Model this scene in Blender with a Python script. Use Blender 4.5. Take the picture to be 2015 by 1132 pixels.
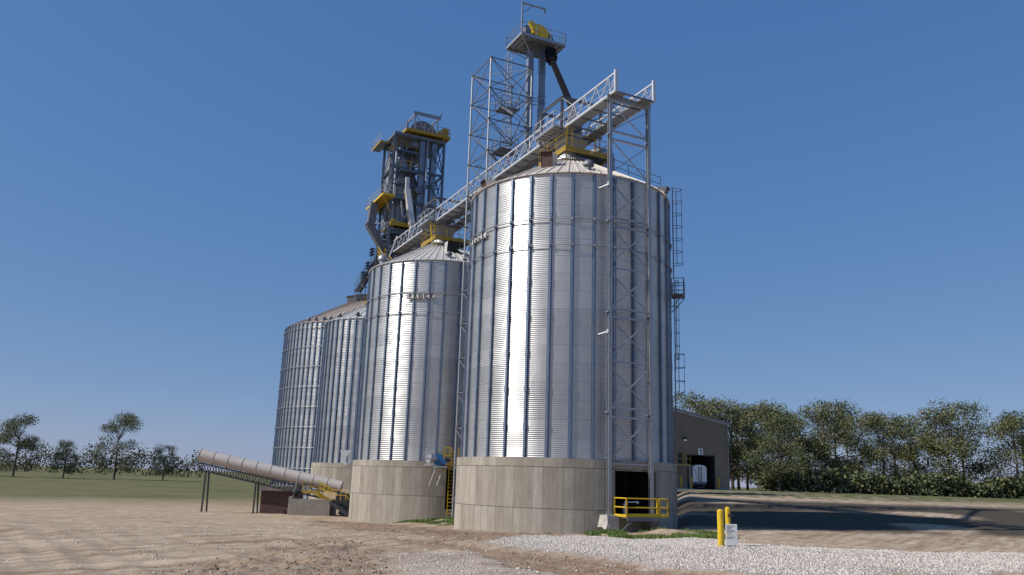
import bpy, math, random
from mathutils import Vector, Matrix, noise
R_=math.radians; sin=math.sin; cos=math.cos; PI=math.pi
random.seed(7)
scn=bpy.context.scene
for o in list(bpy.data.objects): bpy.data.objects.remove(o)
C=scn.collection

# ---------------- camera ----------------
EYE=2.9
cam=bpy.data.cameras.new('camera'); camo=bpy.data.objects.new('camera',cam); C.objects.link(camo); scn.camera=camo
cam.sensor_width=36; cam.lens=1596.2/2015*36; cam.shift_x=2/2015; cam.clip_start=.1; cam.clip_end=9000
camo.matrix_world=Matrix.Translation((0,0,EYE))@Matrix.Rotation(PI/2+.2328,4,'X')@Matrix.Rotation(.0318,4,'Z')
# ---------------- sky and sun ----------------
SUN_AZ=R_(72.5); SUN_EL=R_(41)             # azimuth turned from -Y towards -X
sd=Vector((-sin(SUN_AZ)*cos(SUN_EL),-cos(SUN_AZ)*cos(SUN_EL),sin(SUN_EL)))
w=bpy.data.worlds.new('World'); scn.world=w; w.use_nodes=True; nt=w.node_tree
sky=nt.nodes.new('ShaderNodeTexSky'); sky.sky_type='NISHITA'; sky.sun_disc=False
sky.sun_elevation=SUN_EL; sky.sun_rotation=math.atan2(sd.x,sd.y)
sky.air_density=.8; sky.dust_density=.25; sky.ozone_density=6.0; sky.altitude=200
bg=nt.nodes['Background']; bg.inputs['Strength'].default_value=.1
sq=nt.nodes.new('ShaderNodeSeparateColor'); cq=nt.nodes.new('ShaderNodeCombineColor'); nt.links.new(sky.outputs[0],sq.inputs[0])
for i,(g_,k_) in enumerate(((.75,1.05),(.5,1.61),(.3,3.1))):      # the deep, even blue of a clear autumn sky
    p_=nt.nodes.new('ShaderNodeMath'); p_.operation='POWER'; nt.links.new(sq.outputs[i],p_.inputs[0]); p_.inputs[1].default_value=g_
    m_=nt.nodes.new('ShaderNodeMath'); m_.operation='MULTIPLY'; nt.links.new(p_.outputs[0],m_.inputs[0]); m_.inputs[1].default_value=k_; nt.links.new(m_.outputs[0],cq.inputs[i])
nt.links.new(cq.outputs[0],bg.inputs['Color'])
sl=bpy.data.lights.new('sun','SUN'); sl.energy=4.3; sl.angle=R_(.5); sl.color=(1,.95,.88)
so=bpy.data.objects.new('sun',sl); C.objects.link(so); so.rotation_euler=sd.to_track_quat('Z','Y').to_euler(); so.location=(-60,-30,80)
scn.view_settings.view_transform='Standard'; scn.view_settings.look='None'; scn.view_settings.exposure=0; scn.view_settings.gamma=1
scn.render.resolution_x=1024; scn.render.resolution_y=575

# ---------------- materials ----------------
MT={}
def mat(name,col,rough=.6,metal=0.,bump=0.,bscale=20.,var=0.,vscale=3.,spec=.5,stretch=(1,1,1),col2=None):
    m=bpy.data.materials.new(name); m.use_nodes=True; t=m.node_tree; b=t.nodes['Principled BSDF']
    b.inputs['Base Color'].default_value=(*col,1); b.inputs['Roughness'].default_value=rough; b.inputs['Metallic'].default_value=metal
    b.inputs['Specular IOR Level'].default_value=spec
    if bump or var:
        tc=t.nodes.new('ShaderNodeTexCoord'); mp=t.nodes.new('ShaderNodeMapping'); mp.inputs['Scale'].default_value=stretch
        t.links.new(tc.outputs['Object'],mp.inputs['Vector'])
    if var:
        n=t.nodes.new('ShaderNodeTexNoise'); n.inputs['Scale'].default_value=vscale; n.inputs['Detail'].default_value=6; n.inputs['Roughness'].default_value=.65
        t.links.new(mp.outputs[0],n.inputs['Vector'])
        r=t.nodes.new('ShaderNodeValToRGB'); r.color_ramp.elements[0].position=.3; r.color_ramp.elements[1].position=.72
        c2=col2 or tuple(min(1,c*(1+var)) for c in col)
        r.color_ramp.elements[0].color=(*[c*(1-var) for c in col],1); r.color_ramp.elements[1].color=(*c2,1)
        t.links.new(n.outputs['Fac'],r.inputs['Fac']); t.links.new(r.outputs['Color'],b.inputs['Base Color'])
    if bump:
        n2=t.nodes.new('ShaderNodeTexNoise'); n2.inputs['Scale'].default_value=bscale; n2.inputs['Detail'].default_value=5
        t.links.new(mp.outputs[0],n2.inputs['Vector'])
        bp=t.nodes.new('ShaderNodeBump'); bp.inputs['Strength'].default_value=bump; bp.inputs['Distance'].default_value=.05
        t.links.new(n2.outputs['Fac'],bp.inputs['Height']); t.links.new(bp.outputs[0],b.inputs['Normal'])
    MT[name]=m; return m
def mth(t,op,a,b=None,c=None):
    n=t.nodes.new('ShaderNodeMath'); n.operation=op
    for i,v in enumerate((a,b,c)):
        if v is None: continue
        if isinstance(v,(int,float)): n.inputs[i].default_value=v
        else: t.links.new(v,n.inputs[i])
    return n.outputs[0]
def ramp(t,fac,stops):
    r=t.nodes.new('ShaderNodeValToRGB'); e=r.color_ramp.elements
    e[0].position,e[0].color=stops[0][0],(*stops[0][1],1); e[1].position,e[1].color=stops[-1][0],(*stops[-1][1],1)
    for p,cc in stops[1:-1]:
        q=e.new(p); q.color=(*cc,1)
    t.links.new(fac,r.inputs['Fac']); return r.outputs['Color']
def mixc(t,f,a,b,mode='MIX'):
    n=t.nodes.new('ShaderNodeMix'); n.data_type='RGBA'; n.blend_type=mode
    for k,v in ((0,f),(6,a),(7,b)):
        if isinstance(v,(int,float)): n.inputs[k].default_value=v
        elif isinstance(v,tuple): n.inputs[k].default_value=(*v,1)
        else: t.links.new(v,n.inputs[k])
    return n.outputs[2]
def polar(t):
    """angle (turns), height, radius of the object's own coordinates"""
    tc=t.nodes.new('ShaderNodeTexCoord'); s=t.nodes.new('ShaderNodeSeparateXYZ'); t.links.new(tc.outputs['Object'],s.inputs[0])
    a=mth(t,'ARCTAN2',s.outputs['X'],s.outputs['Y']); a=mth(t,'ADD',mth(t,'DIVIDE',a,2*PI),.5)
    return tc,a,s.outputs['Z']
def white2(t,a,b):
    cmb=t.nodes.new('ShaderNodeCombineXYZ'); t.links.new(a,cmb.inputs[0]); t.links.new(b,cmb.inputs[1])
    wn=t.nodes.new('ShaderNodeTexWhiteNoise'); wn.noise_dimensions='2D'; t.links.new(cmb.outputs[0],wn.inputs['Vector']); return wn.outputs['Value']
def galv_wall(name,nsheet,hsheet,col,rough,z0):
    m=bpy.data.materials.new(name); m.use_nodes=True; t=m.node_tree; b=t.nodes['Principled BSDF']
    tc,a,z=polar(t)
    row=mth(t,'DIVIDE',mth(t,'SUBTRACT',z,z0),hsheet); rf=mth(t,'FLOOR',row)
    off=mth(t,'MULTIPLY',mth(t,'MODULO',rf,2.),.5)
    col_=mth(t,'ADD',mth(t,'MULTIPLY',a,nsheet),off); cf=mth(t,'FLOOR',col_)
    wn=white2(t,cf,rf); wr=white2(t,rf,mth(t,'ADD',rf,3.3))
    n=t.nodes.new('ShaderNodeTexNoise'); n.inputs['Scale'].default_value=1.3; n.inputs['Detail'].default_value=6
    mp=t.nodes.new('ShaderNodeMapping'); mp.inputs['Scale'].default_value=(1.4,1.4,.35); t.links.new(tc.outputs['Object'],mp.inputs[0]); t.links.new(mp.outputs[0],n.inputs['Vector'])
    k=mth(t,'ADD',mth(t,'MULTIPLY',wn,.09),mth(t,'ADD',mth(t,'MULTIPLY',n.outputs['Fac'],.24),mth(t,'MULTIPLY',wr,.05)))
    c=ramp(t,k,[(.08,tuple(x*.80 for x in col)),(.42,tuple(min(1,x*1.16) for x in col))])
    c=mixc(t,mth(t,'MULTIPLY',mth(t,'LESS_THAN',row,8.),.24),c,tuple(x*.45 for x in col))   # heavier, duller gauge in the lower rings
    # overlaps: a thin dark line where sheets lap
    fz=mth(t,'FRACT',row); fc=mth(t,'FRACT',col_)
    bolt=mth(t,'MULTIPLY',mth(t,'LESS_THAN',mth(t,'ABSOLUTE',mth(t,'SUBTRACT',fc,.03)),.006),mth(t,'LESS_THAN',mth(t,'FRACT',mth(t,'MULTIPLY',z,5.)),.5))
    seam=mth(t,'MAXIMUM',mth(t,'MAXIMUM',mth(t,'LESS_THAN',fz,.03),mth(t,'LESS_THAN',fc,.010)),bolt)
    c=mixc(t,mth(t,'MULTIPLY',seam,.5),c,tuple(x*.35 for x in col))
    t.links.new(c,b.inputs['Base Color']); b.inputs['Metallic'].default_value=.72
    rr=mth(t,'ADD',mth(t,'MULTIPLY',wn,.07),mth(t,'ADD',mth(t,'MULTIPLY',n.outputs['Fac'],.10),rough-.08)); t.links.new(rr,b.inputs['Roughness'])
    bp=t.nodes.new('ShaderNodeBump'); bp.inputs['Strength'].default_value=.12; bp.inputs['Distance'].default_value=.12
    n3=t.nodes.new('ShaderNodeTexNoise'); n3.inputs['Scale'].default_value=.9; n3.inputs['Detail'].default_value=3; t.links.new(tc.outputs['Object'],n3.inputs['Vector'])
    t.links.new(n3.outputs['Fac'],bp.inputs['Height']); t.links.new(bp.outputs[0],b.inputs['Normal'])
    MT[name]=m
def concrete_ring(name,n,j1,j2):
    m=bpy.data.materials.new(name); m.use_nodes=True; t=m.node_tree; b=t.nodes['Principled BSDF']
    tc,a,z=polar(t)
    c_=mth(t,'MULTIPLY',a,n); cf=mth(t,'FLOOR',c_)
    band=mth(t,'ADD',mth(t,'GREATER_THAN',z,j2),mth(t,'GREATER_THAN',z,j1))
    wn=white2(t,cf,mth(t,'MULTIPLY',mth(t,'ADD',band,.4),7.7)); w2=white2(t,mth(t,'FLOOR',mth(t,'MULTIPLY',a,n/3.)),band)
    ns=t.nodes.new('ShaderNodeTexNoise'); ns.inputs['Scale'].default_value=3.2; ns.inputs['Detail'].default_value=8; ns.inputs['Roughness'].default_value=.7
    mp=t.nodes.new('ShaderNodeMapping'); mp.inputs['Scale'].default_value=(1,1,.22); t.links.new(tc.outputs['Object'],mp.inputs[0]); t.links.new(mp.outputs[0],ns.inputs['Vector'])
    nb=t.nodes.new('ShaderNodeTexNoise'); nb.inputs['Scale'].default_value=9; nb.inputs['Detail'].default_value=6; t.links.new(tc.outputs['Object'],nb.inputs['Vector'])
    k=mth(t,'ADD',mth(t,'MULTIPLY',wn,.22),mth(t,'ADD',mth(t,'MULTIPLY',w2,.16),mth(t,'ADD',mth(t,'MULTIPLY',ns.outputs['Fac'],.55),mth(t,'MULTIPLY',nb.outputs['Fac'],.12))))
    c=ramp(t,k,[(.22,(.18,.156,.126)),(.45,(.29,.258,.212)),(.62,(.37,.335,.28)),(.80,(.48,.44,.38))])
    fz1=mth(t,'ABSOLUTE',mth(t,'SUBTRACT',z,j1)); fz2=mth(t,'ABSOLUTE',mth(t,'SUBTRACT',z,j2)); fc=mth(t,'FRACT',c_)
    j=mth(t,'MAXIMUM',mth(t,'LESS_THAN',fz1,.022),mth(t,'LESS_THAN',fz2,.022))
    c=mixc(t,mth(t,'MULTIPLY',j,.75),c,(.09,.075,.06))
    jv=mth(t,'LESS_THAN',fc,.06); jv=mth(t,'MULTIPLY',jv,mth(t,'MULTIPLY',wn,.65))
    c=mixc(t,jv,c,(.13,.11,.09))
    t.links.new(c,b.inputs['Base Color']); b.inputs['Roughness'].default_value=.93; b.inputs['Specular IOR Level'].default_value=.2
    h=mth(t,'SUBTRACT',mth(t,'ADD',nb.outputs['Fac'],mth(t,'MULTIPLY',wn,.3)),mth(t,'MULTIPLY',j,1.))
    bp=t.nodes.new('ShaderNodeBump'); bp.inputs['Strength'].default_value=.5; bp.inputs['Distance'].default_value=.02; t.links.new(h,bp.inputs['Height']); t.links.new(bp.outputs[0],b.inputs['Normal'])
    MT[name]=m
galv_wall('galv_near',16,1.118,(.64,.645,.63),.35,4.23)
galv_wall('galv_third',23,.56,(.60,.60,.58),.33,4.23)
galv_wall('galv_far',42,.56,(.62,.62,.60),.34,-1)
concrete_ring('concrete_base',75,3.70,1.35)
mat('stiffener_steel',(.20,.25,.33),.5,.8,var=.12,vscale=4)
mat('galv',(.38,.39,.41),.5,.7,var=.16,vscale=2.5)
mat('galv_bright',(.66,.66,.66),.5,.55,var=.1,vscale=3)
mat('galv_dull',(.19,.20,.225),.6,.5,var=.2,vscale=2)
mat('tower_steel',(.13,.16,.21),.55,.5,var=.15)
mat('spout_dark',(.018,.018,.02),1.,0,spec=0.)
mat('casing',(.25,.30,.37),.5,.6,var=.14,vscale=1.5)
mat('roof_tan',(.60,.54,.475),.6,.05,var=.12,vscale=1.2)
mat('roof_pale',(.62,.60,.57),.55,.35,var=.08,vscale=1.2)
mat('roof_brown',(.44,.36,.295),.6,.1,var=.14,vscale=1.0)
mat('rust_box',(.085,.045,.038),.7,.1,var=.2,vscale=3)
mat('yellow',(.70,.46,.015),.5,0,var=.22,vscale=9)
mat('yellow_old',(.40,.26,.02),.55,0,var=.18,vscale=4)
mat('blue',(.02,.14,.36),.4,0,var=.1)
mat('navy',(.02,.05,.14),.5)
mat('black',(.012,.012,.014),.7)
mat('letter',(.02,.02,.025),.6)
mat('plate',(.62,.62,.61),.7,.0,var=.06)
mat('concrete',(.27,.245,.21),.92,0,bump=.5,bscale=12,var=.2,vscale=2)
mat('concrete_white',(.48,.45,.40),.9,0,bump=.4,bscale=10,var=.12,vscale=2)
mat('tube_cream',(.50,.45,.41),.55,.1,var=.1,vscale=1)
mat('steel_dark',(.045,.048,.055),.6,.4,var=.2)
mat('white_paint',(.78,.78,.77),.5,0,var=.04)
mat('rubber',(.02,.02,.02),.8)
mat('rock',(.50,.46,.42),.95,0,bump=.6,bscale=30,var=.2,vscale=5)

# ---------------- mesh helpers ----------------
class M:
    def __init__(s): s.v=[]; s.f=[]; s.sm=[]
    def add(s,vs,fs,smooth=False):
        k=len(s.v); s.v+= [tuple(v) for v in vs]; s.f+= [tuple(i+k for i in f) for f in fs]; s.sm+=[smooth]*len(fs); return s
    def box(s,x0,x1,y0,y1,z0,z1):
        return s.add([(x0,y0,z0),(x1,y0,z0),(x1,y1,z0),(x0,y1,z0),(x0,y0,z1),(x1,y0,z1),(x1,y1,z1),(x0,y1,z1)],
            [(0,3,2,1),(4,5,6,7),(0,1,5,4),(1,2,6,5),(2,3,7,6),(3,0,4,7)])
    def beam(s,p,q,w=.08,h=None,up=(0,0,1)):
        h=w if h is None else h; p=Vector(p); q=Vector(q); a=(q-p)
        if a.length<1e-6: return s
        a.normalize(); u=Vector(up)
        if abs(a.dot(u))>.98: u=Vector((0,1,0))
        sx=a.cross(u).normalized(); sz=sx.cross(a).normalized()
        vs=[]
        for e in (p,q):
            for i,j in ((-1,-1),(1,-1),(1,1),(-1,1)): vs.append(e+sx*(i*w/2)+sz*(j*h/2))
        return s.add(vs,[(0,1,2,3),(7,6,5,4),(0,4,5,1),(1,5,6,2),(2,6,7,3),(3,7,4,0)])
    def hbeam(s,p,q,w=.26,h=.26,t=.03,up=(0,0,1)):
        p=Vector(p); q=Vector(q); a=(q-p).normalized(); u=Vector(up)
        if abs(a.dot(u))>.98: u=Vector((0,1,0))
        sx=a.cross(u).normalized(); sz=sx.cross(a).normalized()
        for o in (h/2,-h/2): s.beam(p+sz*o,q+sz*o,w,t,up=u)
        return s.beam(p,q,t,h-t-.004,up=u)
    def tube(s,p,q,r=.05,n=8,r2=None,caps=True,smooth=True):
        p=Vector(p); q=Vector(q); a=(q-p); r2=r if r2 is None else r2
        if a.length<1e-6: return s
        a.normalize(); u=Vector((0,0,1)) if abs(a.z)<.95 else Vector((1,0,0))
        sx=a.cross(u).normalized(); sz=sx.cross(a)
        vs=[]
        for e,rr in ((p,r),(q,r2)):
            for i in range(n): t=2*PI*i/n; vs.append(e+sx*(cos(t)*rr)+sz*(sin(t)*rr))
        s.add(vs,[(i,(i+1)%n,n+(i+1)%n,n+i) for i in range(n)],smooth)
        if caps: s.add(vs,[tuple(range(n-1,-1,-1)),tuple(range(n,2*n))])
        return s
    def path(s,pts,r=.04,n=6):
        for a,b in zip(pts,pts[1:]): s.tube(a,b,r,n)
        return s
    def lathe(s,prof,n=48,a0=0,a1=2*PI,smooth=True,c=(0,0)):
        """prof: (r,z) list; angle measured from -Y towards +X"""
        full=abs(a1-a0-2*PI)<1e-6; m=n if full else n+1; vs=[]
        for r,z in prof:
            for i in range(m):
                a=a0+(a1-a0)*i/n; vs.append((c[0]+r*sin(a),c[1]-r*cos(a),z))
        fs=[]
        for j in range(len(prof)-1):
            for i in range(n):
                i2=(i+1)%m if full else i+1
                fs.append((j*m+i,j*m+i2,(j+1)*m+i2,(j+1)*m+i))
        return s.add(vs,fs,smooth)
    def prism(s,pts,dirv):
        """closed polygon pts (3-D) pushed along dirv"""
        n=len(pts); d=Vector(dirv); vs=[Vector(p) for p in pts]+[Vector(p)+d for p in pts]
        return s.add(vs,[tuple(range(n-1,-1,-1)),tuple(range(n,2*n))]+[(i,(i+1)%n,n+(i+1)%n,n+i) for i in range(n)])
    def mesh(s,name,m):
        me=bpy.data.meshes.new(name); me.from_pydata(s.v,[],s.f); me.materials.append(MT[m] if isinstance(m,str) else m)
        me.polygons.foreach_set('use_smooth',s.sm); me.update()
        return me
    def build(s,name,m,parent=None,label=None,fix=False):
        me=s.mesh(name,m)
        if fix:
            import bmesh; b=bmesh.new(); b.from_mesh(me); bmesh.ops.recalc_face_normals(b,faces=b.faces); b.to_mesh(me); b.free()
        o=bpy.data.objects.new(name,me); C.objects.link(o); o.parent=parent
        if label: o['label']=label
        return o
def thing(name,label,cat,loc=(0,0,0),rz=0,group=None):
    o=bpy.data.objects.new(name,None); C.objects.link(o); o.location=loc; o.rotation_euler=(0,0,rz); o.empty_display_size=.5
    o['label']=label; o['category']=cat
    if group: o['group']=group
    return o
def tag(o,label,cat,group=None,kind=None):
    o['label']=label; o['category']=cat
    if group: o['group']=group
    if kind: o['kind']=kind
    return o
def struct(name,mm,m,label=None):
    o=mm.build(name,m); o['kind']='structure'; o['label']=label or name; o['category']=name.split('_')[0]; return o
def like(o,parent,rz=None,loc=None):
    c=o.copy(); C.objects.link(c); c.parent=parent
    if rz is not None: c.rotation_euler=(0,0,rz)
    if loc is not None: c.location=loc
    return c

# the silo row: origin at the nearest silo, s runs away along the row, w to the right of it
S1=Vector((4.036,55.46)); D=Vector((-.43927,.89836)); N=Vector((.89836,.43927)); TH=math.atan2(N.y,N.x)
def W(s,w,z=0.): p=S1+D*s+N*w; return (p.x,p.y,z)
S2=Vector((-6.904,77.81)); S3=Vector((-17.31,106.2))

def cage_ladder(parent,cx,cy,out,z0,z1,cz0=None,m='galv',w=.45,depth=.65):
    """ladder standing at (cx,cy), facing outward along unit out (2-D); cage above cz0"""
    o=Vector((out[0],out[1],0)); t=Vector((-out[1],out[0],0)); c=Vector((cx,cy,0))
    l=M()
    for sg in (-1,1): l.beam(c+t*sg*w/2+Vector((0,0,z0)),c+t*sg*w/2+Vector((0,0,z1)),.05,.05)
    z=z0+.2
    while z<z1-.1: l.tube(c-t*w/2+Vector((0,0,z)),c+t*w/2+Vector((0,0,z)),.02,5); z+=.3
    lo=l.build('ladder',m,parent)
    if cz0 is not None:
        k=M(); pts=[]
        for i in range(9):
            a=PI*i/8; pts.append(c+t*(cos(a)*.36)+o*(sin(a)*depth))
        z=cz0
        while z<=z1+.01:
            zz=Vector((0,0,z)); k.path([p+zz for p in pts],.022,5); z+=.9
        for i in (1,3,5,7): k.beam(pts[i]+Vector((0,0,cz0)),pts[i]+Vector((0,0,z-.9)),.04,.015)
        k.build('safety_cage',m,lo)
    return lo
def railing(parent,pts,z,m='yellow',h=1.07,toe=True,step=1.5,name='railing',r=.028,closed=False):
    k=M(); P=[Vector((p[0],p[1],z)) for p in pts]
    if closed: P.append(P[0])
    for a,b in zip(P,P[1:]):
        L=(b-a).length; n=max(1,round(L/step))
        for i in range(n+1):
            q=a+(b-a)*i/n; k.beam(q,q+Vector((0,0,h)),2*r,2*r)
        for hh in (h,h*.52): k.tube(a+Vector((0,0,hh)),b+Vector((0,0,hh)),r,6)
        if toe: k.beam(a+Vector((0,0,.08)),b+Vector((0,0,.08)),.02,.14)
    return k.build(name,m,parent)

# ---------------- silo kit ----------------
R=6.95; ZB=4.23; ZE=22.05
def corrugated(R,z0,z1,nseg,per=.1016,amp=.0105,sub=6):
    m=M(); rows=int((z1-z0)/per*sub)
    prof=[(R+amp*sin(2*PI*j/sub),z0+(z1-z0)*j/rows) for j in range(rows+1)]
    return m.lathe(prof,nseg)
def hat(R,z0,z1,wid=.07,dep=.13,fl=.05):
    prof=[(-wid-fl,.012),(-wid,.012),(-wid+.012,dep),(wid-.012,dep),(wid,.012),(wid+fl,.012)]
    m=M(); vs=[(x,-(R+y),z) for z in (z0,z1) for x,y in prof]; k=len(prof)
    m.add(vs,[(i,i+1,k+i+1,k+i) for i in range(k-1)]+[(0,1,2,3,4,5)[::-1],(6,7,8,9,10,11)])
    z=z0+1.6
    while z<z1: m.box(-wid-.01,wid+.01,-(R+dep+.018),-(R+dep+.002),z,z+.42); z+=2.236
    return m
def roof_mesh(R,ze,rise,rtop,nrib,over=.14,ribh=.07):
    m=M(); zt=ze+rise
    zl=lambda r:ze+(R+over-r)/(R+over-rtop)*rise
    m.lathe([(R+over,ze),(R+over,ze),(R*.5,zl(R*.5)),(rtop,zt)],96)
    m.lathe([(R-.05,ze-.03),(R+over,ze-.03),(R+over,ze)],96,smooth=False)
    for i in range(nrib):
        a=2*PI*i/nrib; sa,ca=sin(a),cos(a); t=(ca,sa)
        for r0,r1,wd in ((R+over+.02,R*.5,.045),(R*.5,rtop,.03)):
            vs=[]
            for r in (r0,r1):
                z=zl(r); 
                for sx,h in ((-wd,0.),(-wd*.6,ribh),(wd*.6,ribh),(wd,0.)): vs.append((r*sa+t[0]*sx,-r*ca+t[1]*sx,z+h))
            m.add(vs,[(0,1,5,4),(1,2,6,5),(2,3,7,6),(0,3,2,1)])
    rm=R*.55; m.lathe([(rm+.03,zl(rm+.03)+.006),(rm+.03,zl(rm)+.03),(rm-.03,zl(rm)+.035)],96,smooth=False)
    return m
def on_roof(a,r,h=0,ze=ZE,rise=3.35,rtop=1.2,Rr=R,over=.14):
    return Vector((r*sin(a),-r*cos(a),ze+(Rr+over-r)/(Rr+over-rtop)*rise+h))
def dome_vent(parent,a,r,k=1.,mt='galv',**kw):
    p=on_roof(a,r,**kw); m=M(); o=Vector((sin(a),-cos(a),0))
    m.tube(p-Vector((0,0,.1)),p+Vector((0,0,.35*k)),.22*k,12)
    m.lathe([(.36*k,p.z+.25*k),(.36*k,p.z+.4*k),(.26*k,p.z+.58*k),(.02,p.z+.66*k)],14,c=(p.x,p.y))
    m.lathe([(.02,p.z+.25*k),(.36*k,p.z+.25*k)],14,c=(p.x,p.y))
    return m.build('roof_vent',mt,parent)
def box_vent(parent,a,r,w,h,l,m1='roof_tan',m2='rust_box',tilt=.5,name='roof_vent',**kw):
    """hooded box: top and sides light, open dark mouth looking down the roof"""
    p=on_roof(a,r,**kw); o=Vector((sin(a),-cos(a),0)); t=Vector((cos(a),sin(a),0)); u=Vector((0,0,1))
    def q(x,y,z): return p+t*x+o*y+u*z
    m=M(); b=[q(-w/2,l/2,-.15-l*.2),q(w/2,l/2,-.15-l*.2),q(w/2,-l/2,.1),q(-w/2,-l/2,.1)]
    tp=[q(-w/2,l/2+tilt,h),q(w/2,l/2+tilt,h),q(w/2,-l/2,h+.12),q(-w/2,-l/2,h+.12)]
    m.add(b+tp,[(3,2,1,0),(4,5,6,7),(0,3,7,4)[::-1],(1,5,6,2)[::-1],(2,6,7,3)[::-1]])
    o1=m.build(name,m1,parent)
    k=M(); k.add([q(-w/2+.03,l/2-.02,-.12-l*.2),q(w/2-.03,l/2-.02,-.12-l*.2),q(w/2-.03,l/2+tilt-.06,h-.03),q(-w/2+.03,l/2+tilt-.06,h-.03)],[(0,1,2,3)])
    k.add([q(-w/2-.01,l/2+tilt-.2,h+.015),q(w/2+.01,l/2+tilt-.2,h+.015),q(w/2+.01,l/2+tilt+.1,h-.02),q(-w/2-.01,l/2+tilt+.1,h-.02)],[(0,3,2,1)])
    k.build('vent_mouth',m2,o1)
    return o1
GW=corrugated(R,ZB,ZE-.02,128,per=.122,amp=.0112).mesh('silo_wall','galv_near')
GW2=corrugated(R,ZB,ZE-.02,128,per=.165,amp=.0125).mesh('silo_wall','galv_near')
HATM=hat(R,ZB+.02,ZE-.12).mesh('stiffener','stiffener_steel')
def ring_mesh(z,R=R,r=.034,off=.17,n=96,nc=32):
    m=M(); pr=[(R+off+r*cos(2*PI*i/8),z+r*sin(2*PI*i/8)) for i in range(9)]
    m.lathe(pr,n)
    for i in range(nc):
        a=2*PI*i/nc; o=Vector((sin(a),-cos(a),0)); p=o*(R+off); m.beam(p+Vector((0,0,z-.09)),p+Vector((0,0,z+.09)),.14,.09)
    return m.mesh('wind_ring','galv')
RG1=ring_mesh(18.96); RG2=ring_mesh(17.24)
def foundation(parent,Rc,z0,z1,o0,o1,ztop,zdeck,phase,j=.5):
    """concrete drum with a doorway between angles o0..o1 (world angles), lintel above ztop, sill at zdeck"""
    m=M(); th=.45
    m.lathe([(Rc,z0),(Rc,z1),(R-.4,z1)],120,o1,o0+2*PI,smooth=False)
    m.lathe([(Rc,ztop),(Rc,z1),(R-.4,z1)],14,o0,o1,smooth=False)
    m.lathe([(Rc,z0),(Rc,zdeck)],14,o0,o1,smooth=False)
    m.lathe([(Rc,zdeck),(Rc-th,zdeck)],14,o0,o1,smooth=False)
    m.lathe([(Rc-th,ztop),(Rc,ztop)],14,o0,o1,smooth=False)
    for a in (o0,o1):
        x,y=sin(a),-cos(a); m.add([(Rc*x,Rc*y,zdeck),((Rc-th)*x,(Rc-th)*y,zdeck),((Rc-th)*x,(Rc-th)*y,ztop),(Rc*x,Rc*y,ztop)],[(0,1,2,3)])
    m.lathe([(Rc-th,z0),(Rc-th,z1-.02)],120,o1,o0+2*PI,smooth=False)
    m.lathe([(0.05,z1-.3),(Rc-th,z1-.3)],60,smooth=False); m.lathe([(0.05,zdeck-.02),(Rc-th,zdeck-.02)],60,smooth=False)
    f=m.build('foundation','concrete_base',parent)
    f.rotation_euler=(0,0,-phase)
    return f
def letters(parent,text,a0,z,R,size,step,phase):
    R=R+.16
    base=M(); n=len(text)
    pl=M(); w0=a0-step*.75; w1=a0+step*(n-1)+step*.75
    pl.lathe([(R+.012,z-.20),(R+.022,z-.20),(R+.022,z+.20),(R+.012,z+.20)],30,w0,w1,smooth=False)
    p=pl.build('name_plate','plate',parent); p.rotation_euler=(0,0,-phase)
    vs=[];fs=[]
    for i,ch in enumerate(text):
        cu=bpy.data.curves.new('lettering','FONT'); cu.body=ch; cu.size=size; cu.extrude=.006; cu.offset=.03; cu.align_x='CENTER'; cu.align_y='CENTER'
        ob=bpy.data.objects.new('tmp',cu); C.objects.link(ob); bpy.context.view_layer.update()
        me=ob.to_mesh(); a=a0+step*i; k=len(vs)
        for v in me.vertices:
            x=v.co.x; rr=R+.034+v.co.z; aa=a+x/rr
            vs.append((rr*sin(aa),-rr*cos(aa),z+v.co.y))
        fs+=[tuple(q+k for q in pg.vertices) for pg in me.polygons]
        ob.to_mesh_clear(); bpy.data.objects.remove(ob); bpy.data.curves.remove(cu)
    m=M(); m.add(vs,fs)
    for zz in (z-.185,z+.185): m.lathe([(R+.03,zz-.008),(R+.034,zz-.008),(R+.034,zz+.008),(R+.03,zz+.008)],24,w0+.02,w1-.02,smooth=False)
    for sg,a in ((-1,w0+.022),(1,w1-.022)):
        pts=[]
        for i in range(9):
            t=PI*i/8-PI/2; aa=a+sg*cos(t)*.016; pts.append(((R+.032)*sin(aa),-(R+.032)*cos(aa),z+sin(t)*.185))
        m.path(pts,.009,4)
    o=m.build('lettering','letter',parent); o.rotation_euler=(0,0,-phase)
def silo(label,c,phase,roofm,zb=0,wall=None):
    t=thing('grain_silo',label,'silo',(c.x,c.y,zb),phase,'steel grain silos in a row')
    w=bpy.data.objects.new('wall',wall or GW); C.objects.link(w); w.parent=t
    for i in range(32):
        o=bpy.data.objects.new('stiffener',HATM); C.objects.link(o); o.parent=t; o.rotation_euler=(0,0,2*PI*i/32)
    for g in (RG1,RG2):
        o=bpy.data.objects.new('wind_ring',g); C.objects.link(o); o.parent=t
    r=roof_mesh(R,ZE,3.35,1.2,64).build('roof',roofm,t); r.rotation_euler=(0,0,PI/64)
    k=M(); k.lathe([(1.22,ZE+3.25),(1.22,ZE+3.75),(.55,ZE+4.0),(.5,ZE+4.0),(0.01,ZE+4.02)],32); k.build('roof_cap','galv',t)
    return t
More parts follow.
